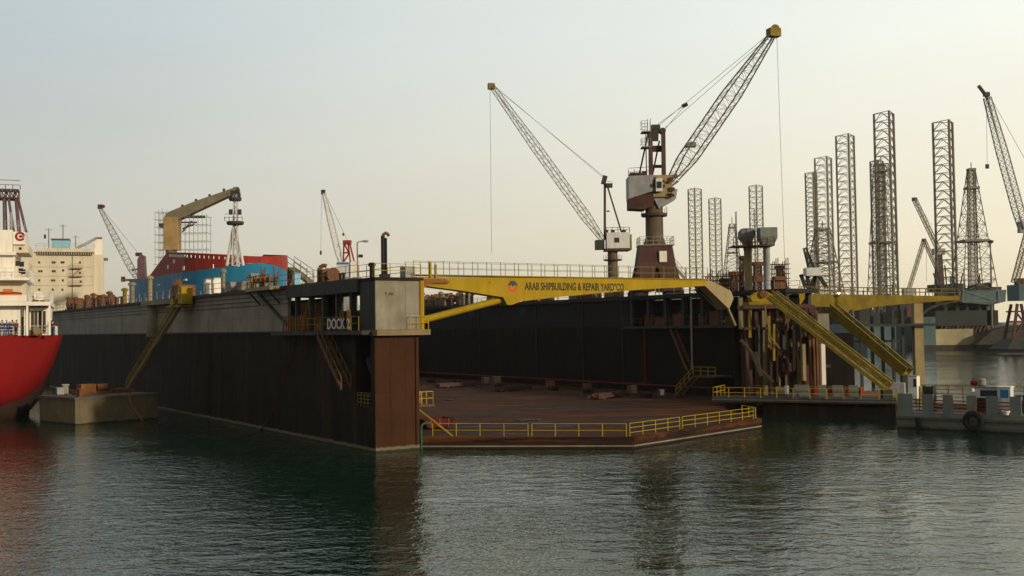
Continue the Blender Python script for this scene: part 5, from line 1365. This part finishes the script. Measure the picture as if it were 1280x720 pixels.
# two cream pedestals
def pedestal(label, px, py0, py1, hx0_, hx1_, r, Y, kind):
    b_ = P(px + 1, 368, Y); b_.z = ZR; t = thing('crane_pedestal', label, 'pedestal', b_)
    def l(a, b): return P(a, b, Y) - b_
    q = MB().lathe([(r * 1.15, 0), (r, .5), (r, l(px, py1 + 14).z), (r * 1.5, l(px, py1 + 3).z)], (0, 0, 0), 16); q.build('column', 'crane_grey' if kind else 'cream', t, smooth=True)
    q = MB()
    if kind: q.box(l(hx0_, py0).x, l(hx1_, py0).x, -1.1, 1.1, l(px, py1).z, l(px, py0).z); frustum(q, l(hx0_ + 5, py1).x, l(hx1_ - 4, py1).x, -.7, .7, l(px, py1 + 10).z, l(hx0_, py0).x, l(hx1_, py0).x, -1.1, 1.1, l(px, py1).z - .01)
    else: q.prism([(l(*p).x, l(*p).z) for p in ((hx0_, py0 + 4), (hx0_ + 3, py0), (hx1_ - 3, py0), (hx1_, py0 + 3), (hx1_, py0 + 9), (hx0_ + 14, py0 + 18), (hx0_ + 6, py0 + 18), (hx0_, py0 + 12))], -.9, .9, 'y')
    q.build('pedestal_head', 'boat_grey', t)
    q = MB(); z = l(px, (py0 + 368) / 2 - 18).z; q.box(-2.1, .6, -1.6, 1.6, z, z + .15); q.rail([(-2.1, -1.6, z), (.6, -1.6, z)], 1, .8, .06)
    for k in range(24): q.bar((-1.4, -.3, .4 * k), (-1.4, .3, .4 * k), .05)
    q.bar((-1.4, -.3, 0), (-1.4, -.3, 10), .07); q.bar((-1.4, .3, 0), (-1.4, .3, 10), .07)
    q.build('service_ladder', 'crane_brown', t)
    return t
pedestal('cream crane pedestal with a rounded hooked head, left of the pair beyond the bridge tip', 935, 286, 300, 924, 942, .5, 137, 0)
pedestal('grey topped crane pedestal with a boxy head, right of the pair beyond the bridge tip', 958.5, 285, 298, 948, 969, .4, 135, 1)
for i, (lb_, px, y0, y1, ww) in enumerate((('dark brown lattice tower between the two cream pedestals', 947, 330, 368, 9), ('rusty lattice tower right of the boxy cream pedestal', 974, 348, 372, 10), ('low rusty lattice tower left of the hooked cream pedestal', 920, 342, 368, 12))):
    b_ = P(px, y1, 138); b_.z = ZR - .3; t = thing('lattice_tower', lb_, 'tower', b_)
    MB().lattice((0, 0, 0), P(px, y0, 138) - b_, ww * .1, ww * .09, ww * .1, ww * .09, 9, .12, .08, side=(1, 0, 0), mode='x').build('frame', 'crane_brown', t)
    MB().cbox(P(px, y0, 138) - b_, ww * .14, 1.5, .5).cbox((P(px, y0, 138) - b_) * .5, ww * .13, 1.3, .8).build('platform', 'rust', t)
for k_i, (lb_, px, y0, ww) in enumerate((('brown lattice post nearest the bridge tip on the far wing deck', 905, 350, 8), ('leaning brown lattice post right of the boxy pedestal', 981, 334, 7), ('short dark lattice post behind the yellow winch', 966, 352, 14), ('thin dark lattice post left of the hooked pedestal', 927, 322, 4))):
    b_ = P(px, 368, 141); b_.z = ZR - .3; t = thing('lattice_tower', lb_, 'tower', b_)
    tt_ = P(px - (7 if k_i == 1 else 0), y0, 141) - b_
    MB().lattice((0, 0, 0), tt_, ww * .12, ww * .1, ww * .12, ww * .1, 8, .13, .09, side=(1, 0, 0), mode='x').build('frame', 'crane_brown', t)
    MB().cbox(tt_, ww * .14, 1.5, .4).build('platform', 'dark_plate', t)
scaffold('scaffold on the far wing deck behind the bridge tip', 884, 914, 366, 345, 139, 9, 4, 1.0, 'rust', .06)
scaffold('scaffold tower right of the cream pedestals', 965, 985, 366, 330, 139, 5, 6, 1.0, 'crane_brown', .06)
# yellow machinery at the far wing end (905-975,355-378)
t = thing('winch', 'large yellow winch housing on the far wing end', 'winch', P(948, 376, 128)); l_ = lambda a, b: P(a, b, 128) - P(948, 376, 128)
MB().prism([(l_(*p).x, l_(*p).z) for p in ((938, 377), (936, 372), (945, 365), (955, 364), (968, 371), (968, 378))], -.9, .9, 'y').build('housing', 'yellow', t)
MB().tube((l_(952, 372).x, -1.2, l_(952, 368).z), (l_(952, 372).x, 1.2, l_(952, 368).z), .45, n=14).build('drum', 'rust', t)
MB().box(l_(934, 380).x, l_(985, 380).x, -1.2, 4, l_(950, 381).z, l_(950, 377.5).z).build('winch_base', 'yellow_dirty', t)
# end frame of the far wing: columns down to stage
q = MB()
for px, w_, y0 in ((926, 4.5, 372), (955, 5, 380), (972, 3, 380), (982, 4, 385)):
    a_ = P(px, y0, 127); x_ = a_
    q.box(x_.x - w_ * .05, x_.x + w_ * .05, 127, 127.6, 9.4 if px == 926 else .5, a_.z)
end_c = q.build1('tower_column', 'tan')
ec_ = thing('landing_tower', 'brown and cream landing tower with open bays at the near end of the far wing', 'tower', (P(955, 380, 127).x, 128, 0))
def reparent(o, root):
    o.parent = root; me = o.data
    for v in me.vertices: v.co -= Vector(root.location)
reparent(end_c, ec_)
def et(px, py, Y=127): return P(px, py, Y) - Vector(ec_.location)
q = MB()
for px in (932, 944, 962, 1003, 1012): p = et(px, 380); q.box(p.x, p.x + .7, -.6, .1, .5, et(px, 381).z)
q.box(et(930, 415).x, et(1035, 415).x, -1.2, 1, 9.3, 9.6); q.box(et(928, 380).x, et(1010, 380).x, -1.5, 2, et(950, 386).z, et(950, 381).z); q.box(et(950, 455).x, et(1040, 455).x, -.4, .4, 4.8, 5.1)
q.box(et(930, 440).x, et(950, 440).x, .2, .5, .5, 9)
q.build('tower_frame', 'crane_brown', ec_)
q = MB(); q.box(et(973, 450).x, et(987, 450).x, -1, .5, et(980, 447).z, et(980, 437).z); q.build('yellow_box', 'yellow_dirty', ec_)
q = MB(); p = et(994, 438); q.box(p.x - .25, p.x + .25, -1.2, -.8, et(994, 449).z, p.z); q.build('orange_cylinder_case', 'orange_paint', ec_)
q = MB()
for pts_ in (((926, 425), (940, 442), (952, 470)), ((944, 440), (950, 462), (966, 478)), ((956, 382), (962, 420), (975, 436))):
    q.path([et(a, b, 125.5) for a, b in pts_], .22 if pts_[0][0] < 950 else .08)
q.build('hanging_hose', 'tan', ec_)
for px, py0, py1, w_, m_ in ((1005, 430, 476, 3.5, 'cream'), (1029, 430, 481, 4.5, 'white'), (1029, 392, 418, 13, 'pale_plate'), (1004, 392, 402, 8, 'pale_plate')):
    a_ = et(px, py0, 124); b_ = et(px, py1, 124); MB().box(a_.x - w_ * .05, a_.x + w_ * .05, -4, -3.2, b_.z, a_.z).build('tower_panel', m_, ec_)
q = MB()
for px in (1010, 1014.5, 1019, 1023): a_ = et(px, 418, 126); q.box(a_.x, a_.x + .25, -2.4, -2, 1, a_.z)
q.build('brown_pipe', 'rust', ec_)
q = MB(); q.box(et(1010, 455, 150).x, et(1068, 455, 150).x, 22, 23, .5, 8.6); q.build('dark_wall', 'dark_inner', ec_)
rr = random.Random(31)
for i in range(60):
    px = rr.uniform(930, 1030); py0 = rr.uniform(378, 440); py1 = py0 + rr.uniform(15, 70); dx = rr.choice((0, 0, 0, rr.uniform(-14, 14)))
    py1 = min(py1, 484); y_ = rr.uniform(125.8, 129.5)
    MB().bar(et(px, py0, y_), et(px + dx, py1, y_), rr.uniform(.12, .4), .2).build1(rr.choice(('pipe', 'tower_bar', 'cable_tray')), rr.choice(('crane_brown', 'rust', 'hull_brown', 'dark_plate', 'tan', 'hull_brown', 'yellow_dirty')), ec_)
for i in range(9):
    px = rr.uniform(935, 1005); py0 = rr.uniform(395, 475); y_ = rr.uniform(125.6, 127)
    a_ = et(px, py0, y_); w_ = rr.uniform(.6, 2.2); h_ = rr.uniform(.4, 1.4); MB().box(a_.x, a_.x + w_, a_.y, a_.y + .6, a_.z, a_.z + h_).build1('equipment_box', rr.choice(('crane_brown', 'rust', 'dark_plate', 'tan', 'hull_brown')), ec_)
MB().box(et(926, 400).x, et(1012, 400).x, 3.2, 3.5, .5, 13.0).build('rear_wall', 'dark_inner', ec_)
# the two long inclined conveyors/stairs
def incline(label, p, q_, w, Y, m, th=1.5):
    a_ = P(*p, Y + 4); b_ = P(*q_, Y - 3); root = thing('inclined_gangway', label, 'gangway', b_)
    MB().box(-.5, .5, -.4, .4, 1.9 - b_.z, -.1).build('gangway_support', 'rig_dark', root)
    v = a_ - b_; MB().bar((0, 0, 0), v, w, .25).build('gangway_floor', 'tan' if m == 'yellow_dirty' else m, root)
    d = v.normalized(); sd = d.cross(Vector((0, 0, 1))).normalized(); up = sd.cross(d).normalized()
    for sg in (-1, 1):
        q = MB(); o_ = sd * w / 2 * sg
        q.bar(o_ + up * th, v + o_ + up * th, .2); q.bar(o_, v + o_, .3, .35); n = 14
        for k in range(n): q.bar(v * (k / n) + o_, v * (k / n) + o_ + up * th, .1); q.bar(v * (k / n) + o_, v * ((k + 1) / n) + o_ + up * th, .08)
        q.bar(o_ + up * th * .5, v + o_ + up * th * .35, .08, .5 if m != 'yellow_dirty' else .2)
        q.build('side_truss', m, root)
    return root
incline('upper bright yellow inclined gangway coming down from under the open bridge', (1037, 388), (1132, 468), 1.5, 130, 'olive_yellow', .9)
incline('lower brownish inclined gangway descending to the landing stage', (962, 372), (1108, 486), 1.4, 119, 'yellow_dirty', .9)

# ================================================================== LANDING STAGE
ls = thing('landing_stage', 'long dark landing stage with thin deck and yellow railing before the far wing', 'landing stage', (33, 118, 0))
a0_ = P(890, 497, 122); a1_ = P(1121, 503, 113.5)
dv = Vector((a1_.x - a0_.x, a1_.y - a0_.y, 0)); La = dv.length; az = math.atan2(dv.y, dv.x)
ls.location = (a0_.x, a0_.y, 0); ls.rotation_euler = (0, 0, az)
MB().box(0, La, 0, 5, 1.45, 1.9).build('stage_deck', 'dark_plate', ls)
MB().box(0, La, -.06, 0, 1.62, 1.74).build('deck_nosing', 'concrete', ls)
MB().box(5.5, La - .2, .5, 16, -1, 1.44).build('stage_float', 'dark_inner', ls)
MB().rail([(.1, .1, 1.9), (La, .1, 1.9)], 1.1, 1.7, .06).build('stage_railing', 'rail_yellow', ls)
MB().rail([(.1, .1, 1.9), (.1, 5, 1.9)], 1.1, 1.7, .06).build('stage_railing', 'rail_yellow', ls)
MB().rail([(3, 4.8, 1.9), (La * .7, 4.8, 1.9)], 1.1, 1.7, .05).build('stage_railing', 'rust', ls)
MB().box(6, La - .3, 5, 16, 1.0, 1.9).build('rear_deck', 'rust', ls)
LM = Matrix.Translation(ls.location) @ Matrix.Rotation(az, 4, 'Z')
def lsx(px, y): 
    o = LM.inverted() @ CAM; d = LM.inverted().to_3x3() @ ray(px, 490); return o.x + d.x * (y - o.y) / d.y
for px, w_, lb_, m_ in ((1002, 18, 'widest grey barrier panel on the landing stage', 'boat_grey'), (1028, 9, 'narrow grey barrier panel at the foot of the white column', 'boat_grey'), (1047, 12, 'grey barrier panel third from the left on the landing stage', 'boat_grey'), (1067, 11, 'grey barrier panel right of the drum row on the landing stage', 'boat_grey')):
    x = lsx(px, .6); t = thing('barrier_panel', lb_, 'barrier', LM @ Vector((x, .6, 1.9)), az); W = w_ * .085
    MB().box(-W / 2, W / 2, -.08, .08, .12, 1.45).build('panel', m_, t)
    q = MB()
    for sx_ in (-1, 1): q.box(sx_ * W * .35 - .08, sx_ * W * .35 + .08, -.35, .35, 0, .12)
    q.build('foot', 'rust', t)
dr0 = thing('drum', 'red drum with pale lid in the row on the landing stage', 'drum', (0, 0, 0), 0, 'red drums on the landing stage')
q = MB().lathe([(.29, 0), (.3, .03), (.29, .06), (.29, .3), (.305, .32), (.29, .34), (.29, .58), (.305, .6), (.29, .62), (.29, .86), (.3, .88)], n=16).build('drum_body', 'red_paint', dr0, smooth=True)
MB().lathe([(.28, .88), (.28, .9), (.04, .91)], n=16).build('drum_lid', 'pale_plate', dr0)
k = 0
for px in (1009, 1013, 1018, 1037, 1042, 1047, 1051, 1055, 1060, 1064, 1068, 1072, 1076):
    l = LM @ Vector((lsx(px, 7), 7 + (k % 2) * .2, 1.9)); 
    if k == 0: dr0.location = l
    else: dup(dr0, l, k * .4)
    k += 1
t = thing('pallet', 'pale box load on the landing stage at the foot of the bright yellow gangway', 'pallet', LM @ Vector((lsx(1117, 3), 3.5, 1.9)), az)
MB().box(-1.1, 1.1, -.6, .6, .15, 1.6).build('wrapped_load', 'crane_grey', t); MB().box(-1.1, 1.1, -.6, -.4, 0, .15).box(-1.1, 1.1, .4, .6, 0, .15).build('runner', 'tan', t)
t = thing('winch', 'small dark winch on the landing stage left of the grey panels', 'winch', LM @ Vector((lsx(976, 3), 3, 1.9)), az)
MB().box(-.8, .8, -.5, .5, 0, .3).build('winch_base', 'dark_plate', t); MB().tube((-.5, 0, .7), (.5, 0, .7), .4, n=14).build('drum', 'tan', t)
q = MB(); q.box(.5, .8, -.4, .4, .3, 1.2); q.build('motor', 'crane_grey', t)

# ================================================================== WORK BARGE (right front)
wb0 = on_zw(1121, 535, 0); wb1 = on_zw(1285, 543, 0)
dv = wb1 - wb0; az2 = math.atan2(dv.y, dv.x)
wb = thing('work_barge', 'grey work barge with panelled bulwark and black tyre fender at the right picture edge', 'barge', wb0, az2)
WM = Matrix.Translation(wb0) @ Matrix.Rotation(az2, 4, 'Z'); WMI = WM.inverted()
def wx(px, y=0, py=500):
    o = WMI @ CAM; d = WMI.to_3x3() @ ray(px, py); return o.x + d.x * (y - o.y) / d.y
def wz(px, py, y=0):
    o = WMI @ CAM; d = WMI.to_3x3() @ ray(px, py); return o.z + d.z * (y - o.y) / d.y
zt1 = wz(1200, 517); zt0 = wz(1200, 524)
MB().prism([(0, -1), (20, -1), (20, zt0), (0, zt0)], .15, 6.5, 'y').build('barge_hull', 'boat_grey', wb)
MB().box(0, 20, 0, 6.6, zt0, zt1).build('hull_belt', 'boat_grey', wb)
MB().box(0, 20, -.12, 0, zt0 - .12, zt0 + .1).build('rubbing_strake', 'concrete', wb)
zb_ = wz(1200, 494)
xs = [(1121.5, 1140), (1152, 1166), (1178, 1191), (1208, 1220), (1232, 1248), (1262, 1276)]
for a_, b_ in xs:
    MB().box(wx(a_), wx(b_), .05, .2, zt1, zb_).build('bulwark_panel', 'boat_grey', wb)
q = MB()
for (a_, b_), (c_, d_) in zip(xs, xs[1:]):
    for k in range(4): z = zt1 + .15 + k * .32; q.bar((wx(b_), .12, z), (wx(c_), .12, z), .09)
q.build('barge_railing', 'red_paint', wb)
q = MB()
for (a_, b_), (c_, d_) in list(zip(xs, xs[1:]))[1:3]:
    for k in range(3): z = zt1 + .3 + k * .32; q.bar((wx(b_), .06, z), (wx(c_), .06, z), .07)
q.build('barge_railing', 'cream', wb)
# tyre fender
ft = thing('tyre_fender', 'big black tyre fender hanging on the side of the work barge', 'tyre', WM @ Vector((wx(1217), -.32, wz(1217, 526))), az2)
vs = []; q = MB(); n = 28; m_ = 10
for i in range(n):
    a_ = 2 * PI * i / n
    for j in range(m_):
        b_ = 2 * PI * j / m_; r_ = .66 + .24 * math.cos(b_) * (1.1 if math.cos(b_) > 0 else 1); q.v.append((r_ * math.cos(a_), .2 * math.sin(b_), r_ * math.sin(a_)))
for i in range(n):
    for j in range(m_): q.f.append((i * m_ + j, ((i + 1) % n) * m_ + j, ((i + 1) % n) * m_ + (j + 1) % m_, i * m_ + (j + 1) % m_))
q.build('tyre', 'rubber', ft, smooth=True)
MB().tube((-.2, .15, .6), (-.1, .25, 1.5), .03).tube((.2, .15, .6), (.1, .25, 1.5), .03).build('chain', 'rust', ft)
q = MB(); q.prism([(wx(1145), -.3), (wx(1150), -.3), (wx(1150), -.02), (wx(1145), -.02)], -.3, zt0, 'z'); q.build('fender_post', 'black', wb)
# white kiosk
k_ = thing('kiosk', 'narrow white kiosk with a dark window standing on the left end of the work barge', 'kiosk', WM @ Vector((wx(1143, .8), .8, zt1)), az2)
H = wz(1143, 470, .8) - zt1
MB().box(-.42, .42, -.4, .4, 1.2, H).build('kiosk_body', 'white', k_); MB().box(.1, .36, -.44, -.4, H - 1.0, H - .25).build('window', 'window', k_)
q = MB()
for x in (-.35, .3):
    for y in (-.35, .3): q.box(x, x + .06, y, y + .06, 0, 1.2)
q.build('kiosk_leg', 'rust', k_); MB().box(-.48, .48, -.46, .46, H, H + .07).build('roof', 'crane_grey', k_)
k_ = thing('generator_box', 'dark green generator box on the work barge right of the white kiosk', 'generator', WM @ Vector((wx(1162, 1.2), 1.2, zt1)), az2)
H = wz(1162, 483, 1.2) - zt1
MB().box(-.45, .45, -.4, .4, .1, H).build('housing', 'rig_dark', k_); MB().box(-.5, -.42, -.42, .42, 0, H + .1).box(.42, .5, -.42, .42, 0, H + .1).build('lifting_frame', 'rig_dark', k_)
MB().box(-.3, .3, -.43, -.4, .4, H - .4).build('grille', 'black', k_)
# deckhouse
k_ = thing('deckhouse', 'low grey deckhouse with dark windows on the right part of the work barge', 'deckhouse', WM @ Vector((wx(1236, .9), .9, zt1)), az2)
H = wz(1236, 485, .9) - zt1; x0, x1 = wx(1210, .9) - wx(1236, .9), wx(1254, .9) - wx(1236, .9)
MB().prism([(x0, 0), (x1, 0), (x1, H), (x0 + .9, H), (x0, H - .5)], 0, 2.4, 'y').build('cabin', 'crane_white', k_)
MB().box(x0 + 1.1, x1 - .3, -.04, 0, H - .75, H - .2).build('window', 'window', k_)
MB().box(x0 + .6, x1 + .15, -.12, 2.5, H, H + .1).build('cabin_roof', 'boat_grey', k_)
MB().box(x0 + .8, x0 + 1.7, -.05, 0, .2, H - .9).build('door', 'window', k_)
MB().lathe([(.15, 0), (.16, .25), (.05, .3)], (x0 + .5, -.2, H - .35), 12).build('searchlight', 'white', k_)
k_ = thing('red_buoy', 'small red buoy lying on the roof of the low grey deckhouse', 'buoy', WM @ Vector((wx(1218, 1.5), 1.5, zt1 + H + .1)), az2)
MB().lathe([(.05, 0), (.25, .08), (.32, .3), (.25, .5), (.06, .6)], n=14).build('float', 'red_paint', k_, smooth=True); MB().tube((0, 0, .55), (0, 0, .75), .05).build('lifting_eye', 'black', k_)
k_ = thing('tank', 'pale round tank on the low grey deckhouse roof right of the red buoy', 'tank', WM @ Vector((wx(1228, 1.6), 1.6, zt1 + H + .1)), az2)
MB().lathe([(.3, .06), (.36, .12), (.36, .62), (.3, .7), (.05, .72)], n=16).build('tank_shell', 'pale_plate', k_, smooth=True); MB().box(-.3, .3, -.3, .3, 0, .06).build('tank_base', 'rust', k_)
k_ = thing('pilot_cabin', 'small white pilot cabin with a blue tinted window at the work barge right end', 'cabin', WM @ Vector((wx(1257, .8), .8, zt1)), az2)
H2 = wz(1257, 484, .8) - zt1
MB().box(-.55, .55, -.45, .5, 0, H2).build('cabin_body', 'crane_white', k_); MB().box(-.3, .4, -.49, -.45, H2 - .9, H2 - .2).build('window', 'hull_blue', k_); MB().box(-.62, .62, -.52, .57, H2, H2 + .08).build('roof', 'white', k_)
k_ = thing('basin', 'white round basin on the barge deck behind the bulwark gap under the pilot cabin', 'basin', WM @ Vector((wx(1258, .15), -.05, zt1)), az2)
MB().lathe([(.18, 0), (.34, .35), (.36, .42), (.3, .42), (.15, .1)], n=16).build('bowl', 'white', k_, smooth=True); MB().tube((0, 0, 0), (0, 0, .05), .2).build('base_ring', 'rust', k_)
# yellow fence behind the barge
yf = thing('railing_fence', 'rusty yellow railing running right behind the work barge', 'fence', WM @ Vector((wx(1150, 4), 4, zt1)), az2)
MB().rail([(0, 0, 0), (12, 0.6, 0)], 2.3, 1.4, .07, (1.2, 1.5, 1.9, 2.3)).build('rails', 'yellow_dirty', yf)
MB().box(1.5, 9, .1, .5, 0, .55).build('cable_tray', 'rust', yf)
yf2 = thing('gear_rack', 'dark rack of gear at the right end of the work barge', 'rack', WM @ Vector((wx(1270, 2), 2, zt1)), az2)
MB().rail([(0, 0, 0), (4, 0, 0)], 1.6, .7, .1, (.5, 1, 1.6)).build('rack_frame', 'hull_brown', yf2); MB().box(.2, 1.6, -.1, .4, .1, 1.2).box(2.2, 3.6, -.1, .4, .1, 1.0).build('gear', 'dark_plate', yf2)

# ================================================================== WATER, LAND
def water():
    bm_v = []; f_ = []
    rs = [14.0]
    while rs[-1] < 160: rs.append(rs[-1] * (1.0075 if rs[-1] > 38 else 1.05))
    while rs[-1] < 3000: rs.append(rs[-1] * 1.035)
    NA = 300; angs = [R(90 + 32) - R(64) * i / NA for i in range(NA + 1)]
    nb = 44; angs += [R(58) - R(296) * i / nb for i in range(1, nb)]
    n = len(angs); vs = [(0, 0, 0)]
    for r in rs:
        fade = max(0.0, min(1.0, (190 - r) / 110))
        for a_ in angs:
            x = r * math.cos(a_); y = r * math.sin(a_); z = 0
            if fade > 0 and R(56) < a_ < R(124):
                p = Vector((x * .3, y * .75, 0)); z += .03 * noise.noise(p)
                p = Vector((x * .7 + 7, y * 1.6, 3)); z += .024 * noise.noise(p)
                p = Vector((x * 2.1, y * 2.6, 5)); z += .016 * noise.noise(p)
                z *= fade
            vs.append((x, y, z))
    for j in range(n): f_.append((0, 1 + (j + 1) % n, 1 + j))
    for i in range(len(rs) - 1):
        for j in range(n):
            k = (j + 1) % n; f_.append((1 + i * n + j, 1 + i * n + k, 1 + (i + 1) * n + k, 1 + (i + 1) * n + j))
    me = bpy.data.meshes.new('water'); me.from_pydata(vs, [], f_)
    bm = bmesh.new(); bm.from_mesh(me); bmesh.ops.recalc_face_normals(bm, faces=bm.faces); bm.to_mesh(me); bm.free()
    if me.polygons[1000].normal.z < 0: me.flip_normals()
    for p in me.polygons: p.use_smooth = True
    o = bpy.data.objects.new('water', me); COL.objects.link(o); struct(o)
    m = bpy.data.materials.new('sea_water'); m.use_nodes = True; nt = m.node_tree; N = nt.nodes; L = nt.links; b = N['Principled BSDF']
    b.inputs['Base Color'].default_value = (.001, .017, .0095, 1); b.inputs['Roughness'].default_value = .02; b.inputs['IOR'].default_value = 1.33
    geo = N.new('ShaderNodeNewGeometry')
    def nz(sx_, sy_, sc_, det):
        mp = N.new('ShaderNodeMapping'); mp.inputs['Scale'].default_value = (sx_, sy_, 1); mp.inputs['Rotation'].default_value = (0, 0, R(14)); L.new(geo.outputs['Position'], mp.inputs[0])
        n_ = N.new('ShaderNodeTexNoise'); n_.inputs['Scale'].default_value = sc_; n_.inputs['Detail'].default_value = det; n_.inputs['Roughness'].default_value = .6; L.new(mp.outputs[0], n_.inputs['Vector']); return n_.outputs['Fac']
    h1 = nz(.9, 1.2, 1.2, 3); h2_ = nz(.8, 1.2, 3.0, 2)
    ad = N.new('ShaderNodeMath'); ad.operation = 'MULTIPLY_ADD'; L.new(h2_, ad.inputs[0]); ad.inputs[1].default_value = .22; L.new(h1, ad.inputs[2])
    # patches of wind: broad modulation
    pt = nz(.5, 1.0, .05, 3); mr = N.new('ShaderNodeMapRange'); L.new(pt, mr.inputs[0]); mr.inputs[1].default_value = .35; mr.inputs[2].default_value = .65; mr.inputs[3].default_value = .3; mr.inputs[4].default_value = 1.0; b.inputs['Specular Tint'].default_value = (.5, .76, .62, 1)
    bp = N.new('ShaderNodeBump'); bp.inputs['Distance'].default_value = WBUMP; L.new(mr.outputs[0], bp.inputs['Strength']); L.new(ad.outputs[0], bp.inputs['Height']); L.new(bp.outputs[0], b.inputs['Normal'])
    me.materials.append(m)
WBUMP = .115
water()
q = MB()
wq_ = P(1150, 437, 398)
q.prism([(wq_.x - 3, 396), (420, 380), (430, 395), (wq_.x - 3, 408)], -2, 1.7, 'z')
struct(q.build('breakwater', 'quay'))
q = MB(); q.prism([(420, 382), (P(1222, 430, 392).x, 392), (P(1245, 430, 394).x, 396), (430, 400)], 1.7, 2.6, 'z'); 
q = MB(); q.prism([(P(1218, 425, 390).x, 1.7), (P(1238, 405, 390).x, 6.5), (P(1262, 404, 390).x, 8.5), (250, 8.5), (250, 1.7)], 389, 394, 'y')
struct(q.build('spoil_bank', 'quay'))
struct(MB().prism([(-260, 300), (-20, 330), (60, 330), (60, 420), (-260, 420)], -2, 3, 'z').build('quay', 'quay'))
ju = MB().prism([tuple(DW(90, 95)[:2]), tuple(DW(130, 95)[:2]), tuple(DW(130, 230)[:2]), tuple(DW(90, 230)[:2])], -2, 3, 'z')
struct(ju.build('jetty', 'quay'))
rr = random.Random(21)
ter = []
N_ = 60
vs = []; fs = []
for i in range(N_ + 1):
    x = -1600 + 3200 * i / N_
    for j, (y, h) in enumerate(((900, -1), (915, 3), (1100, 4), (1600, 9), (2200, 6))):
        vs.append((x, y + 30 * noise.noise(Vector((x * .01, j, 0))), h + (3 * noise.noise(Vector((x * .012, j * 3, 1))) if j else 0)))
for i in range(N_):
    for j in range(4): k = i * 5 + j; fs.append((k, k + 1, k + 6, k + 5))
struct(MB().add(vs, fs).build('far_shore', 'sand'))

# ================================================================== LIGHT
SUN_EL, SUN_AZ = 15.0, 133.0     # azimuth clockwise from +Y
SKY_LL, SKY_LR, SKY_HL, SKY_HR = (6.3, 5.7, 4.5), (11.0, 9.3, 6.1), (5.1, 5.9, 6.2), (11.4, 11.6, 10.3)
w = bpy.data.worlds.new('World'); sc.world = w; w.use_nodes = True
nt = w.node_tree; N = nt.nodes; L = nt.links
bgn = N['Background']; bgn.inputs[1].default_value = .1
sky = N.new('ShaderNodeTexSky'); sky.sky_type = 'NISHITA'; sky.sun_disc = False
sky.sun_elevation = R(SUN_EL); sky.sun_rotation = R(SUN_AZ); sky.air_density = 1.0; sky.dust_density = 3.0; sky.ozone_density = 1.5
hs = N.new('ShaderNodeHueSaturation'); hs.inputs['Saturation'].default_value = .6; L.new(sky.outputs[0], hs.inputs['Color'])
# thin high overcast and dust of the Gulf: pale everywhere, warmer low down and toward the sun side
tc = N.new('ShaderNodeTexCoord'); sx_ = N.new('ShaderNodeSeparateXYZ'); L.new(tc.outputs['Generated'], sx_.inputs[0])
def wr(v, a, b_, c, d):
    n = N.new('ShaderNodeMapRange'); n.interpolation_type = 'LINEAR'; L.new(v, n.inputs[0])
    for k, x in enumerate((a, b_, c, d)): n.inputs[k + 1].default_value = x
    return n.outputs[0]
def wm_(f, a, b_):
    n = N.new('ShaderNodeMix'); n.data_type = 'RGBA'; L.new(f, n.inputs[0])
    for k, v in ((6, a), (7, b_)):
        if isinstance(v, tuple): n.inputs[k].default_value = (*v, 1)
        else: L.new(v, n.inputs[k])
    return n.outputs[2]
low = wm_(wr(sx_.outputs[0], -.5, .5, 0, 1), SKY_LL, SKY_LR)
high = wm_(wr(sx_.outputs[0], -.5, .5, 0, 1), SKY_HL, SKY_HR)
grad = wm_(wr(sx_.outputs[2], 0.0, .26, 0, 1), low, high)
grad = wm_(wr(sx_.outputs[2], .3, 1.0, 0, 1), grad, (3.0, 3.2, 3.1))
grad = wm_(wr(sx_.outputs[1], -.1, -.8, 0, 1), grad, (3.0, 2.9, 2.5))
nzs = N.new('ShaderNodeTexNoise'); nzs.inputs['Scale'].default_value = 2.2; nzs.inputs['Detail'].default_value = 4
mps = N.new('ShaderNodeMapping'); mps.inputs['Scale'].default_value = (1, 1, 4); L.new(tc.outputs['Generated'], mps.inputs[0]); L.new(mps.outputs[0], nzs.inputs['Vector'])
vmx = N.new('ShaderNodeVectorMath'); vmx.operation = 'SCALE'; L.new(grad, vmx.inputs[0]); L.new(wr(nzs.outputs['Fac'], .3, .7, .965, 1.035), vmx.inputs['Scale']); grad = vmx.outputs[0]
fx = N.new('ShaderNodeMix'); fx.data_type = 'RGBA'; fx.inputs[0].default_value = .85; L.new(hs.outputs[0], fx.inputs[6]); L.new(grad, fx.inputs[7])
L.new(fx.outputs[2], bgn.inputs[0])
sd = bpy.data.lights.new('sun', 'SUN'); sd.energy = 2.8; sd.angle = R(1.5); sd.color = (1, .84, .6)
so = bpy.data.objects.new('sun', sd); COL.objects.link(so)
dirv = Vector((math.sin(R(SUN_AZ)) * math.cos(R(SUN_EL)), math.cos(R(SUN_AZ)) * math.cos(R(SUN_EL)), math.sin(R(SUN_EL))))
so.rotation_euler = dirv.to_track_quat('Z', 'Y').to_euler()
if HAZE:
    hz_ = MB().box(-3100, 3100, -3100, 3100, -3, 112).build('haze', 'black'); hz_['kind'] = 'stuff'
    m = bpy.data.materials.new('haze_air'); m.use_nodes = True; nt = m.node_tree; nt.nodes.clear()
    o_ = nt.nodes.new('ShaderNodeOutputMaterial'); v_ = nt.nodes.new('ShaderNodeVolumePrincipled'); v_.inputs['Color'].default_value = (.95, .93, .88, 1); v_.inputs['Density'].default_value = HAZE; v_.inputs['Anisotropy'].default_value = .2
    nt.links.new(v_.outputs[0], o_.inputs['Volume']); hz_.data.materials.clear(); hz_.data.materials.append(m)
    sc.cycles.volume_step_rate = 4.0
vs_ = sc.view_settings; vs_.view_transform = 'Standard'; vs_.look = 'None'; vs_.exposure = EXPO; vs_.gamma = 1
sc.cycles.max_bounces = 6; sc.cycles.volume_bounces = 0; sc.cycles.use_denoising = True
